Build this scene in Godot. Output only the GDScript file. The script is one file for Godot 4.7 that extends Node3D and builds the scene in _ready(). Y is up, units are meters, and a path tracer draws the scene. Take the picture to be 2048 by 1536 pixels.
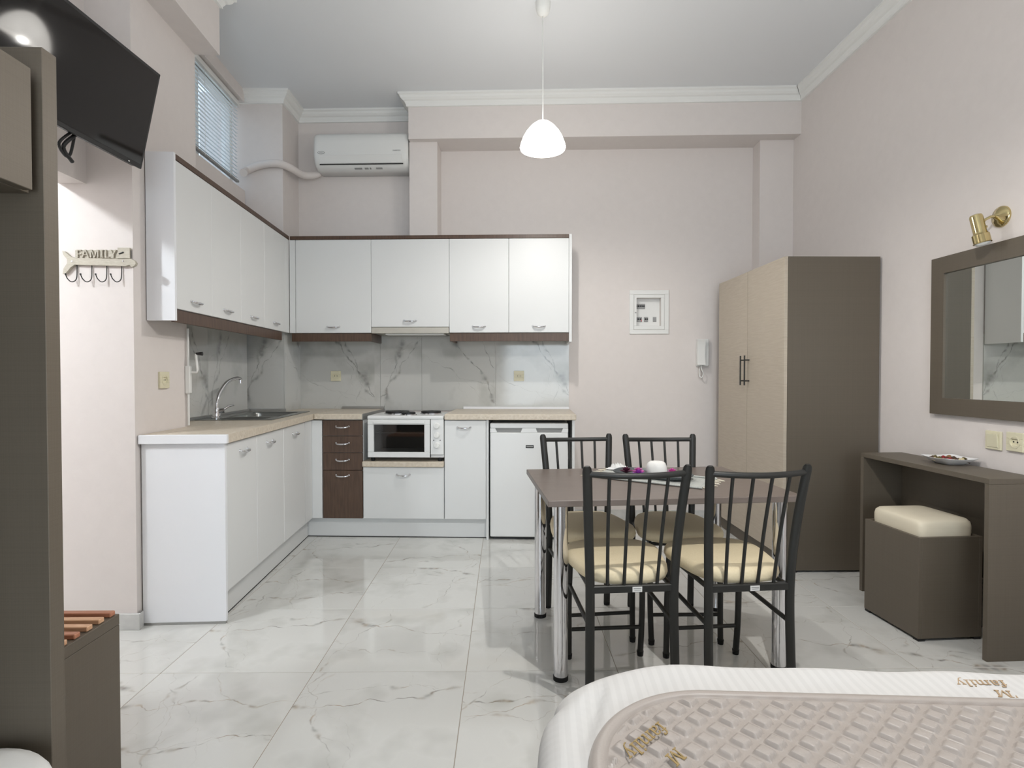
extends Node3D

const ROOM_H := 3.3
const RIGHT_X := 2.22
const PILLAR_Z := -4.33
const BLOCK_X := -0.385      # kitchen-left frame: face of the wall block by the doorway
const NICHE_X := -0.56       # kitchen-left frame: face of the wall behind the sink
const BLOCK_END := -0.437
const LAMP_COLOR := Color(1.0, 0.988, 0.972)

var used := {}
var M := {}
var KL := Transform3D(Basis(Vector3.UP, deg_to_rad(2.65)), Vector3(-1.31, 0, -2.66))   # left run: x to the room, z to the camera
var KB := Transform3D(Basis(Vector3.UP, deg_to_rad(-2.6)), Vector3(-1.70, 0, -4.66))   # back run: x along the wall, z to the room
var rng := RandomNumberGenerator.new()


# ---------------------------------------------------------------- entry
func _ready() -> void:
	rng.seed = 7
	setup_camera()
	setup_light()
	setup_materials()
	build_shell()
	build_kitchen_left()
	build_kitchen_back()
	build_wall_cabinets()
	build_wall_items()
	build_dining()
	build_right_side()
	build_left_side()
	build_bed()
	build_small_things()


func setup_camera() -> void:
	var c := Camera3D.new()
	c.name = "camera"
	c.fov = rad_to_deg(2.0 * atan(768.0 / 1131.0))
	c.near = 0.05
	c.far = 60.0
	add_child(c)
	c.position = Vector3(0, 1.176, 0)
	c.rotation = Vector3(-atan(20.0 / 1131.0), -atan(15.0 / 1131.0), 0)
	c.current = true


func setup_light() -> void:
	var we := WorldEnvironment.new()
	we.name = "world_environment"
	var e := Environment.new()
	e.background_mode = Environment.BG_SKY
	var sky := Sky.new()
	var sm := ProceduralSkyMaterial.new()
	sm.sky_top_color = Color(0.72, 0.82, 0.92)
	sm.sky_horizon_color = Color(0.86, 0.92, 0.96)
	sm.ground_bottom_color = Color(0.55, 0.56, 0.56)
	sm.ground_horizon_color = Color(0.74, 0.79, 0.82)
	sm.sky_energy_multiplier = 1.0
	sky.sky_material = sm
	e.sky = sky
	e.background_energy_multiplier = 2.0
	e.tonemap_mode = Environment.TONE_MAPPER_LINEAR
	e.tonemap_exposure = 1.46
	e.sdfgi_enabled = true
	e.ssao_enabled = true
	e.ssil_enabled = true
	we.environment = e
	add_child(we)
	# daylight through the balcony door behind the camera
	var a := AreaLight3D.new()
	a.name = "balcony_daylight"
	a.light_color = Color(0.92, 0.965, 1.0)
	a.light_energy = 5.0
	a.area_size = Vector2(1.9, 2.1)
	a.area_normalize_energy = true
	a.shadow_enabled = true
	a.area_range = 20.0
	add_child(a)
	a.position = Vector3(0.3, 1.18, 2.66)
	pendant(Vector3(0.22, 0, -3.265), 0.49, "white dome pendant lamp hanging by the beam, above the back chairs")
	pendant(Vector3(0.76, 0, -1.25), 1.20, "white dome pendant lamp hanging between the bed and the table")


# ---------------------------------------------------------------- naming
func numbered(n: String) -> String:
	if not used.has(n):
		used[n] = 0
		return n
	used[n] += 1
	return "%s_%03d" % [n, used[n]]


func child_name(parent: Node, n: String) -> String:
	if parent == self:
		return numbered(n)
	if not parent.has_node(n):
		return n
	var k := 1
	while parent.has_node("%s_%03d" % [n, k]):
		k += 1
	return "%s_%03d" % [n, k]


func thing(called: String, label: String, category: String, xf := Transform3D(), group := "") -> Node3D:
	var o := Node3D.new()
	o.name = numbered(called)
	add_child(o, true)
	o.transform = xf
	tag(o, label, category, group)
	return o


func tag(o: Node, label: String, category: String, group := "") -> void:
	o.set_meta("label", label)
	o.set_meta("category", category)
	if group != "":
		o.set_meta("group", group)


func part(parent: Node, called: String, st: SurfaceTool, m: Material, label := "") -> MeshInstance3D:
	st.set_material(m)
	var mi := MeshInstance3D.new()
	mi.mesh = st.commit()
	mi.name = child_name(parent, called)
	mi.cast_shadow = GeometryInstance3D.SHADOW_CASTING_SETTING_ON
	parent.add_child(mi, true)
	if label != "":
		mi.set_meta("label", label)
	return mi


func meshpart(parent: Node, called: String, mesh: Mesh, xf := Transform3D()) -> MeshInstance3D:
	var mi := MeshInstance3D.new()
	mi.mesh = mesh
	mi.name = child_name(parent, called)
	parent.add_child(mi, true)
	mi.transform = xf
	return mi


func struct(called: String, st: SurfaceTool, m: Material, label := "") -> MeshInstance3D:
	var o := part(self, called, st, m, label)
	o.set_meta("kind", "structure")
	return o


func struct_root(called: String, label := "") -> Node3D:
	var o := Node3D.new()
	o.name = numbered(called)
	add_child(o, true)
	o.set_meta("kind", "structure")
	if label != "":
		o.set_meta("label", label)
	return o


func copy_of(o: Node3D, xf: Transform3D, label: String, group := "") -> Node3D:
	var c: Node3D = o.duplicate()
	var base: String = String(o.name)
	if base.length() > 4 and base[base.length() - 4] == "_" and base.substr(base.length() - 3).is_valid_int():
		base = base.substr(0, base.length() - 4)
	c.name = numbered(base)
	add_child(c, true)
	c.transform = xf
	c.set_meta("label", label)
	if group != "":
		c.set_meta("group", group)
	return c


func tf(x: float, y: float, z: float, yaw := 0.0) -> Transform3D:
	return Transform3D(Basis(Vector3.UP, deg_to_rad(yaw)), Vector3(x, y, z))


func kb(x: float, y: float, z: float) -> Vector3:
	return KB * Vector3(x, y, z)


func kl(x: float, y: float, z: float) -> Vector3:
	return KL * Vector3(x, y, z)


func kbt(x: float, y: float, z: float) -> Transform3D:
	return KB * Transform3D(Basis(), Vector3(x, y, z))


func klt(x: float, y: float, z: float) -> Transform3D:
	return KL * Transform3D(Basis(), Vector3(x, y, z))


# ---------------------------------------------------------------- mesh helpers
func S() -> SurfaceTool:
	var st := SurfaceTool.new()
	st.begin(Mesh.PRIMITIVE_TRIANGLES)
	return st


func vtx(st: SurfaceTool, p: Vector3, n: Vector3, uv := Vector2.ZERO) -> void:
	st.set_normal(n)
	st.set_uv(uv)
	st.add_vertex(p)


func tri(st: SurfaceTool, a: Vector3, b: Vector3, c: Vector3, na: Vector3, nb: Vector3, nc: Vector3, ua := Vector2.ZERO, ub := Vector2.ZERO, uc := Vector2.ZERO) -> void:
	vtx(st, a, na, ua)
	if (c - a).cross(b - a).dot(na + nb + nc) < 0.0:
		vtx(st, c, nc, uc)
		vtx(st, b, nb, ub)
	else:
		vtx(st, b, nb, ub)
		vtx(st, c, nc, uc)


func quad(st: SurfaceTool, a: Vector3, b: Vector3, c: Vector3, d: Vector3, n: Vector3, ua := Vector2(0, 0), ub := Vector2(1, 0), uc := Vector2(1, 1), ud := Vector2(0, 1)) -> void:
	tri(st, a, b, c, n, n, n, ua, ub, uc)
	tri(st, a, c, d, n, n, n, ua, uc, ud)


func quads(st: SurfaceTool, a: Vector3, b: Vector3, c: Vector3, d: Vector3, na: Vector3, nb: Vector3, nc: Vector3, nd: Vector3) -> void:
	tri(st, a, b, c, na, nb, nc)
	tri(st, a, c, d, na, nc, nd)


func ax(i: int, s: float) -> Vector3:
	var v := Vector3.ZERO
	v[i] = s
	return v


func box(st: SurfaceTool, lo: Vector3, hi: Vector3, bev := 0.0015, xf := Transform3D()) -> void:
	var c := (lo + hi) / 2.0
	var h := ((hi - lo) / 2.0).abs()
	var b := minf(bev, minf(h.x, minf(h.y, h.z)) * 0.49)
	for i in 3:
		var j := (i + 1) % 3
		var k := (i + 2) % 3
		for s: float in [-1.0, 1.0]:
			var p: Array[Vector3] = []
			for q: Vector2 in [Vector2(-1, -1), Vector2(1, -1), Vector2(1, 1), Vector2(-1, 1)]:
				p.append(xf * (c + ax(i, s * h[i]) + ax(j, q.x * (h[j] - b)) + ax(k, q.y * (h[k] - b))))
			var n := xf.basis * ax(i, s)
			quad(st, p[0], p[1], p[2], p[3], n, Vector2(0, 0), Vector2(h[j] * 2, 0), Vector2(h[j] * 2, h[k] * 2), Vector2(0, h[k] * 2))
		if b <= 0.0:
			continue
		# edges along k, between faces i and j
		for si: float in [-1.0, 1.0]:
			for sj: float in [-1.0, 1.0]:
				var e1 := c + ax(i, si * h[i]) + ax(j, sj * (h[j] - b))
				var e2 := c + ax(i, si * (h[i] - b)) + ax(j, sj * h[j])
				var kk := ax(k, h[k] - b)
				quad(st, xf * (e1 - kk), xf * (e1 + kk), xf * (e2 + kk), xf * (e2 - kk), (xf.basis * (ax(i, si) + ax(j, sj))).normalized())
	if b > 0.0:
		for sx: float in [-1.0, 1.0]:
			for sy: float in [-1.0, 1.0]:
				for sz: float in [-1.0, 1.0]:
					var g := Vector3(sx, sy, sz)
					var hb := h - Vector3(b, b, b)
					var a1 := xf * (c + Vector3(sx * h.x, sy * hb.y, sz * hb.z))
					var a2 := xf * (c + Vector3(sx * hb.x, sy * h.y, sz * hb.z))
					var a3 := xf * (c + Vector3(sx * hb.x, sy * hb.y, sz * h.z))
					var n2 := (xf.basis * g).normalized()
					tri(st, a1, a2, a3, n2, n2, n2)


func boxpart(parent: Node, called: String, lo: Vector3, hi: Vector3, m: Material, bev := 0.0015, label := "") -> MeshInstance3D:
	var st := S()
	box(st, lo, hi, bev)
	return part(parent, called, st, m, label)


func tube(st: SurfaceTool, pts: PackedVector3Array, radii, sides := 10, ref := Vector3.ZERO, flat := 1.0, caps := true) -> void:
	var n := pts.size()
	var rings: Array[PackedVector3Array] = []
	var norms: Array[PackedVector3Array] = []
	var u := Vector3.ZERO
	for i in n:
		var t := (pts[mini(i + 1, n - 1)] - pts[maxi(i - 1, 0)]).normalized()
		if ref != Vector3.ZERO:
			u = (ref - t * ref.dot(t)).normalized()
		elif i == 0:
			var any := Vector3.UP if absf(t.y) < 0.9 else Vector3.RIGHT
			u = (any - t * any.dot(t)).normalized()
		else:
			u = (u - t * u.dot(t)).normalized()
		var w := t.cross(u)
		var r: float = radii[i] if radii is Array or radii is PackedFloat32Array else radii
		var ring := PackedVector3Array()
		var nr := PackedVector3Array()
		for k in sides:
			var a := TAU * k / sides
			ring.append(pts[i] + u * r * cos(a) + w * r * flat * sin(a))
			nr.append((u * cos(a) + w * sin(a) / flat).normalized())
		rings.append(ring)
		norms.append(nr)
	for i in n - 1:
		for k in sides:
			var l := (k + 1) % sides
			quads(st, rings[i][k], rings[i][l], rings[i + 1][l], rings[i + 1][k], norms[i][k], norms[i][l], norms[i + 1][l], norms[i + 1][k])
	if caps:
		for e in [0, n - 1]:
			var t2: Vector3 = (pts[1] - pts[0]).normalized() * -1.0 if e == 0 else (pts[n - 1] - pts[n - 2]).normalized()
			for k in sides:
				tri(st, pts[e], rings[e][k], rings[e][(k + 1) % sides], t2, t2, t2)


func lathe(st: SurfaceTool, xf: Transform3D, prof: Array, segs := 24) -> void:
	var n := prof.size()
	var seg_n: Array[Vector2] = []
	for i in n - 1:
		var d: Vector2 = prof[i + 1] - prof[i]
		seg_n.append(Vector2(d.y, -d.x).normalized())
	for i in n - 1:
		var n0 := seg_n[i]
		var n1 := seg_n[i]
		if i > 0 and seg_n[i - 1].dot(seg_n[i]) > 0.7:
			n0 = (seg_n[i - 1] + seg_n[i]).normalized()
		if i < n - 2 and seg_n[i + 1].dot(seg_n[i]) > 0.7:
			n1 = (seg_n[i + 1] + seg_n[i]).normalized()
		for k in segs:
			var a := TAU * k / segs
			var b := TAU * (k + 1) / segs
			var ca := Vector3(cos(a), 0, sin(a))
			var cb := Vector3(cos(b), 0, sin(b))
			var p0: Vector2 = prof[i]
			var p1: Vector2 = prof[i + 1]
			var up := Vector3.UP
			var A := xf * (ca * p0.x + up * p0.y)
			var B := xf * (cb * p0.x + up * p0.y)
			var C := xf * (cb * p1.x + up * p1.y)
			var D := xf * (ca * p1.x + up * p1.y)
			var nA := (xf.basis * (ca * n0.x + up * n0.y)).normalized()
			var nB := (xf.basis * (cb * n0.x + up * n0.y)).normalized()
			var nC := (xf.basis * (cb * n1.x + up * n1.y)).normalized()
			var nD := (xf.basis * (ca * n1.x + up * n1.y)).normalized()
			if p0.x > 1e-6:
				tri(st, A, B, C if p1.x > 1e-6 else D, nA, nB, nC)
			if p1.x > 1e-6:
				tri(st, A, C, D, nA, nC, nD)


# polygon in the xf's XY plane, extruded from z = 0 to z = depth
func extrude(st: SurfaceTool, xf: Transform3D, poly: PackedVector2Array, depth: float) -> void:
	var idx := Geometry2D.triangulate_polygon(poly)
	var nf := (xf.basis * Vector3(0, 0, 1)).normalized()
	for t in range(0, idx.size(), 3):
		var p := [poly[idx[t]], poly[idx[t + 1]], poly[idx[t + 2]]]
		for s in 2:
			var z := depth if s == 1 else 0.0
			var n := nf if s == 1 else -nf
			tri(st, xf * Vector3(p[0].x, p[0].y, z), xf * Vector3(p[1].x, p[1].y, z), xf * Vector3(p[2].x, p[2].y, z), n, n, n, p[0], p[1], p[2])
	var area := 0.0
	for i in poly.size():
		var j := (i + 1) % poly.size()
		area += poly[i].x * poly[j].y - poly[j].x * poly[i].y
	for i in poly.size():
		var j := (i + 1) % poly.size()
		var d := poly[j] - poly[i]
		var o := Vector2(d.y, -d.x).normalized() * (1.0 if area > 0 else -1.0)
		var n3 := (xf.basis * Vector3(o.x, o.y, 0)).normalized()
		quad(st, xf * Vector3(poly[i].x, poly[i].y, 0), xf * Vector3(poly[j].x, poly[j].y, 0), xf * Vector3(poly[j].x, poly[j].y, depth), xf * Vector3(poly[i].x, poly[i].y, depth), n3, Vector2(0, 0), Vector2(d.length(), 0), Vector2(d.length(), depth), Vector2(0, depth))


# floor-plan polygon (world x, z) raised from y0 to y1
func prism(st: SurfaceTool, plan: Array, y0: float, y1: float) -> void:
	var poly := PackedVector2Array()
	for p in plan:
		var v2: Vector2 = Vector2(p.x, p.z) if p is Vector3 else p
		poly.append(v2)
	var xf := Transform3D(Basis(Vector3(1, 0, 0), Vector3(0, 0, 1), Vector3(0, 1, 0)), Vector3(0, y0, 0))
	extrude(st, xf, poly, y1 - y0)


func grid(st: SurfaceTool, rows: Array, wrap := false, flip := false, uvs: Array = []) -> void:
	var nr := rows.size()
	var nc: int = rows[0].size()
	var nm: Array = []
	for i in nr:
		var a := PackedVector3Array()
		for j in nc:
			var j0 := (j - 1 + nc) % nc if wrap else maxi(j - 1, 0)
			var j1 := (j + 1) % nc if wrap else mini(j + 1, nc - 1)
			var dj: Vector3 = rows[i][j1] - rows[i][j0]
			var di: Vector3 = rows[mini(i + 1, nr - 1)][j] - rows[maxi(i - 1, 0)][j]
			var n := di.cross(dj).normalized()
			a.append(-n if flip else n)
		nm.append(a)
	for i in nr - 1:
		for j in nc if wrap else nc - 1:
			var k := (j + 1) % nc
			var ua := Vector2.ZERO
			var ub := Vector2.ZERO
			var uc := Vector2.ZERO
			var ud := Vector2.ZERO
			if uvs.size() > 0:
				ua = uvs[i][j]
				ub = uvs[i][k]
				uc = uvs[i + 1][k]
				ud = uvs[i + 1][j]
			tri(st, rows[i][j], rows[i][k], rows[i + 1][k], nm[i][j], nm[i][k], nm[i + 1][k], ua, ub, uc)
			tri(st, rows[i][j], rows[i + 1][k], rows[i + 1][j], nm[i][j], nm[i + 1][k], nm[i + 1][j], ua, uc, ud)


func bez(p0: Vector3, p1: Vector3, p2: Vector3, p3: Vector3, n: int) -> PackedVector3Array:
	var o := PackedVector3Array()
	for i in n + 1:
		o.append(p0.bezier_interpolate(p1, p2, p3, float(i) / n))
	return o


func smooth_path(ps: Array, per := 8) -> PackedVector3Array:
	var o := PackedVector3Array()
	for i in ps.size() - 1:
		var a: Vector3 = ps[maxi(i - 1, 0)]
		var b: Vector3 = ps[i]
		var c: Vector3 = ps[i + 1]
		var d: Vector3 = ps[mini(i + 2, ps.size() - 1)]
		for k in per:
			o.append(b.cubic_interpolate(c, a, d, float(k) / per))
	o.append(ps[ps.size() - 1])
	return o


func ball(st: SurfaceTool, c: Vector3, r: Vector3, segs := 12, rings := 8) -> void:
	var prof: Array = []
	for i in rings + 1:
		var a := -PI / 2 + PI * i / rings
		prof.append(Vector2(maxf(cos(a), 0.0), sin(a)))
	lathe(st, Transform3D(Basis.from_scale(r), c), prof, segs)


func text(parent: Node, called: String, s: String, size: float, depth: float, m: Material, xf: Transform3D, serif := false) -> MeshInstance3D:
	var tm := TextMesh.new()
	var f := SystemFont.new()
	f.font_names = PackedStringArray(["Droid Serif" if serif else "Droid Sans"])
	tm.font = f
	tm.text = s
	tm.font_size = 64
	tm.pixel_size = size / 64.0
	tm.depth = depth
	tm.curve_step = 2.0
	tm.material = m
	var mi := meshpart(parent, called, tm, xf)
	return mi


# ---------------------------------------------------------------- materials
func mat(c: Color, rough := 0.6, metal := 0.0, spec := 0.5) -> StandardMaterial3D:
	var m := StandardMaterial3D.new()
	m.albedo_color = c
	m.roughness = rough
	m.metallic = metal
	m.metallic_specular = spec
	return m


func rgb(r: int, g: int, b: int) -> Color:
	return Color(r / 255.0, g / 255.0, b / 255.0)


func noise(sd: int, freq: float, oct := 3) -> FastNoiseLite:
	var f := FastNoiseLite.new()
	f.noise_type = FastNoiseLite.TYPE_SIMPLEX_SMOOTH
	f.seed = sd
	f.frequency = freq
	f.fractal_type = FastNoiseLite.FRACTAL_FBM
	f.fractal_octaves = oct
	return f


# marble: wandering veins drawn as soft strokes; each vein is [start, heading, wander, width, strength, brown share]
func marble(sd: int, n: int, base: Color, dark: Color, brown: Color, veins: Array, cloud_amount: float) -> ImageTexture:
	var r := RandomNumberGenerator.new()
	r.seed = sd
	var k := PackedFloat32Array()
	var bsh := PackedFloat32Array()
	k.resize(n * n)
	bsh.resize(n * n)
	var list: Array = veins.duplicate(true)
	var at := 0
	while at < list.size() and at < 40:
		var v: Array = list[at]
		at += 1
		var p: Vector2 = v[0] * n
		var ang: float = v[1]
		var width: float = v[3] * n
		var drift := 0.0
		var life := int(n * float(v[6]) if v.size() > 6 else n * 1.7)
		var wn := noise(sd + at * 13, 0.012, 3)
		var wv := noise(sd + at * 7 + 3, 0.02, 2)
		for step in life:
			drift = wn.get_noise_1d(step) * float(v[2])
			var jag := wv.get_noise_1d(step * 4.0) * 0.7
			p += Vector2(cos(ang + drift + jag), sin(ang + drift + jag))
			if p.x < -8 or p.y < -8 or p.x > n + 8 or p.y > n + 8:
				break
			var swell := maxf(0.0, wv.get_noise_1d(step * 0.35 + 500.0) + 0.15)
			var w := maxf(0.55, width * (0.18 + 2.2 * swell * swell * 2.0))
			var fade := minf(1.0, minf(step, life - step) / 40.0)
			var st_: float = float(v[4]) * fade / (1.0 + 1.3 * swell) * clampf(0.35 + 1.3 * (wv.get_noise_1d(step * 1.3 + 90.0) + 0.3), 0.12, 1.0)
			var bb: float = clampf(float(v[5]) + wn.get_noise_1d(step * 1.5 + 900.0), 0.0, 1.0)
			var rad := int(ceil(w * 2.0))
			for dy in range(-rad, rad + 1):
				for dx in range(-rad, rad + 1):
					var x := int(p.x) + dx
					var y := int(p.y) + dy
					if x < 0 or y < 0 or x >= n or y >= n:
						continue
					var q := (Vector2(x, y) - p).length_squared() / (w * w)
					if q > 4.0:
						continue
					var a := st_ * exp(-q * 1.4)
					var i := y * n + x
					if a > k[i]:
						k[i] = a
						bsh[i] = bb
			if list.size() < 26 and r.randf() < 0.004 and float(v[4]) > 0.2:
				list.append([p / n, ang + drift + r.randf_range(-0.9, 0.9), float(v[2]) * 1.1, float(v[3]) * 0.5, float(v[4]) * 0.6, v[5], 0.5])
	var soft := noise(sd + 51, 1.6, 4)
	var tex := noise(sd + 71, 14.0, 3)
	var img := Image.create(n, n, true, Image.FORMAT_RGB8)
	for y in n:
		for x in n:
			var px := float(x) / n
			var py := float(y) / n
			var i := y * n + x
			var c := base.lerp(dark.lerp(brown, bsh[i]), clampf(k[i] * (0.85 + 0.5 * tex.get_noise_2d(px, py)), 0.0, 0.9))
			var cl := soft.get_noise_2d(px, py)
			var gl := cloud_amount * maxf(0.0, cl - 0.05)
			img.set_pixel(x, y, Color(c.r - gl + cl * 0.008, c.g - gl + cl * 0.008, c.b - gl * 1.05 + cl * 0.008))
	img.generate_mipmaps()
	return ImageTexture.create_from_image(img)


func grain(sd: int, n: int, a: Color, b: Color, fx: float, fy: float, speck := 0.0) -> ImageTexture:
	var img := Image.create(n, n, true, Image.FORMAT_RGB8)
	var f := noise(sd, 1.0, 4)
	var g := noise(sd + 5, 1.0, 2)
	for y in n:
		for x in n:
			# blended with its own shifted copy so that it tiles
			var px := float(x) / n
			var py := float(y) / n
			var t := f.get_noise_2d(px * fx, py * fy) * (1.0 - px) + f.get_noise_2d((px - 1.0) * fx, py * fy) * px
			var t2 := f.get_noise_2d(px * fx, (py - 1.0) * fy) * (1.0 - px) + f.get_noise_2d((px - 1.0) * fx, (py - 1.0) * fy) * px
			var k := lerpf(t, t2, py) * 0.9 + 0.5
			if speck > 0.0:
				k += g.get_noise_2d(px * 60.0, py * 60.0) * speck
			img.set_pixel(x, y, a.lerp(b, clampf(k, 0.0, 1.0)))
	img.generate_mipmaps()
	return ImageTexture.create_from_image(img)


func weave(n: int, a: Color, b: Color) -> ImageTexture:
	var img := Image.create(n, n, true, Image.FORMAT_RGB8)
	var r := RandomNumberGenerator.new()
	r.seed = 31
	var hor := PackedFloat32Array()
	var ver := PackedFloat32Array()
	for i in n:
		hor.append(r.randf())
		ver.append(r.randf())
	for y in n:
		for x in n:
			img.set_pixel(x, y, a.lerp(b, clampf(hor[y] * 0.42 + ver[x] * 0.38 + r.randf() * 0.2, 0.0, 1.0)))
	img.generate_mipmaps()
	return ImageTexture.create_from_image(img)


func triplanar(tex: Texture2D, scale: Vector3, rough: float, spec := 0.5) -> StandardMaterial3D:
	var m := mat(Color.WHITE, rough, 0.0, spec)
	m.albedo_texture = tex
	m.uv1_triplanar = true
	m.uv1_scale = scale
	return m


func setup_materials() -> void:
	M.wall = triplanar(grain(3, 128, rgb(223, 216, 212), rgb(226, 219, 215), 9, 9), Vector3(1.2, 1.2, 1.2), 0.85, 0.3)
	M.ceiling = mat(rgb(232, 234, 236), 0.9, 0.0, 0.3)
	M.cornice = mat(rgb(236, 236, 233), 0.7, 0.0, 0.4)
	M.white = mat(rgb(222, 223, 222), 0.40)
	M.white_edge = mat(rgb(236, 237, 240), 0.4)
	M.gloss_white = mat(rgb(228, 229, 228), 0.25)
	M.plastic = mat(rgb(230, 230, 227), 0.35)
	M.cream_plastic = mat(rgb(222, 216, 188), 0.4)
	M.taupe = triplanar(weave(512, rgb(92, 84, 72), rgb(104, 95, 83)), Vector3(3, 3, 3), 0.5)
	M.table = triplanar(grain(41, 256, rgb(112, 101, 94), rgb(122, 111, 104), 3, 40), Vector3(1.5, 1.5, 1.5), 0.36)
	M.beige = triplanar(grain(43, 256, rgb(180, 168, 151), rgb(192, 181, 165), 4, 50), Vector3(1.6, 1.6, 1.6), 0.5)
	M.walnut = triplanar(grain(45, 256, rgb(72, 54, 43), rgb(98, 76, 61), 26, 2.5), Vector3(2.2, 2.2, 2.2), 0.42)
	M.pine = triplanar(grain(47, 128, rgb(206, 158, 122), rgb(226, 186, 150), 3, 20), Vector3(5, 5, 5), 0.5)
	M.pine_red = triplanar(grain(48, 128, rgb(172, 114, 88), rgb(196, 138, 108), 3, 20), Vector3(5, 5, 5), 0.5)
	M.worktop = triplanar(grain(49, 256, rgb(196, 183, 164), rgb(220, 210, 194), 14, 14, 0.25), Vector3(2.5, 2.5, 2.5), 0.35)
	M.chrome = mat(rgb(225, 225, 228), 0.07, 1.0)
	M.steel = mat(rgb(150, 152, 150), 0.28, 1.0)
	M.alu = mat(rgb(170, 170, 168), 0.4, 0.8)
	M.hood = mat(rgb(190, 186, 176), 0.4, 0.3)
	M.iron = mat(rgb(46, 46, 44), 0.45, 0.3)
	M.black = mat(rgb(22, 22, 23), 0.45)
	M.rubber = mat(rgb(25, 25, 25), 0.8)
	M.screen = mat(rgb(16, 16, 17), 0.055, 0.0, 0.5)
	M.cushion = triplanar(grain(51, 128, rgb(224, 208, 172), rgb(234, 220, 188), 20, 20), Vector3(6, 6, 6), 0.6)
	M.cream = mat(rgb(222, 212, 190), 0.55)
	M.brass = mat(rgb(206, 190, 142), 0.12, 1.0)
	M.mirror = mat(rgb(225, 230, 228), 0.01, 1.0)
	M.grout = mat(rgb(150, 138, 122), 0.9)
	M.base_tile = triplanar(grain(53, 128, rgb(190, 190, 188), rgb(214, 214, 211), 5, 5), Vector3(2, 2, 2), 0.3)
	M.dark_glass = mat(Color(0.07, 0.075, 0.075, 0.45), 0.03, 0.0, 0.6)
	M.dark_glass.transparency = BaseMaterial3D.TRANSPARENCY_ALPHA
	M.grey_plastic = mat(rgb(150, 150, 148), 0.45)
	M.vein = []
	M.driftwood = triplanar(grain(57, 128, rgb(176, 168, 152), rgb(202, 197, 184), 4, 22), Vector3(7, 7, 7), 0.7)
	var glow := mat(rgb(255, 253, 248), 0.4)
	glow.emission_enabled = true
	glow.emission = rgb(255, 250, 242)
	glow.emission_energy_multiplier = 2.2
	M.glow = glow
	var pane := mat(Color(0.86, 0.92, 0.95, 0.12), 0.02)
	pane.transparency = BaseMaterial3D.TRANSPARENCY_ALPHA
	M.pane = pane
	M.slat = mat(rgb(226, 232, 234), 0.45)
	var floors: Array = []
	for i in 6:
		var r := RandomNumberGenerator.new()
		r.seed = 400 + i
		var vs: Array = []
		vs.append([Vector2(-0.01, r.randf_range(0.08, 0.9)), r.randf_range(-0.25, 0.3), 1.3, 0.017, 0.95, 0.4])
		vs.append([Vector2(r.randf_range(0.2, 0.8), -0.01), r.randf_range(1.1, 2.0), 1.5, 0.008, 0.7, 0.25])
		vs.append([Vector2(-0.01, r.randf_range(0.2, 0.8)), r.randf_range(-0.5, 0.5), 1.8, 0.006, 0.6, 0.4])
		if i % 2 == 0:
			vs.append([Vector2(1.01, r.randf_range(0.1, 0.9)), PI + r.randf_range(-0.4, 0.4), 1.4, 0.012, 0.8, 0.65])
		vs.append([Vector2(r.randf_range(0.1, 0.9), 1.01), -r.randf_range(1.1, 2.0), 1.7, 0.005, 0.5, 0.3])
		var t := marble(100 + i * 17, 384, rgb(212, 212, 208), rgb(108, 106, 102), rgb(160, 134, 106), vs, 0.12)
		var m := mat(Color.WHITE, 0.07, 0.0, 0.55)
		m.albedo_texture = t
		floors.append(m)
	M.floor_tiles = floors
	var splash: Array = []
	for i in 3:
		var r2 := RandomNumberGenerator.new()
		r2.seed = 820 + i
		var vs2: Array = []
		vs2.append([Vector2(r2.randf_range(0.15, 0.45), -0.01), r2.randf_range(0.7, 1.2) if i != 1 else r2.randf_range(1.7, 2.2), 0.9, 0.024, 1.0, 0.1])
		vs2.append([Vector2(r2.randf_range(0.5, 0.95), -0.01), r2.randf_range(0.9, 1.4) if i != 1 else r2.randf_range(1.6, 2.3), 1.0, 0.013, 0.85, 0.1])
		vs2.append([Vector2(-0.01, r2.randf_range(0.2, 0.7)), r2.randf_range(0.3, 0.8) if i != 1 else r2.randf_range(-1.0, -0.4), 1.1, 0.008, 0.7, 0.2])
		var t2 := marble(700 + i * 29, 384, rgb(196, 196, 192), rgb(112, 113, 110), rgb(146, 140, 130), vs2, 0.14)
		var m2 := mat(Color.WHITE, 0.1, 0.0, 0.5)
		m2.albedo_texture = t2
		splash.append(m2)
	M.splash = splash


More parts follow.
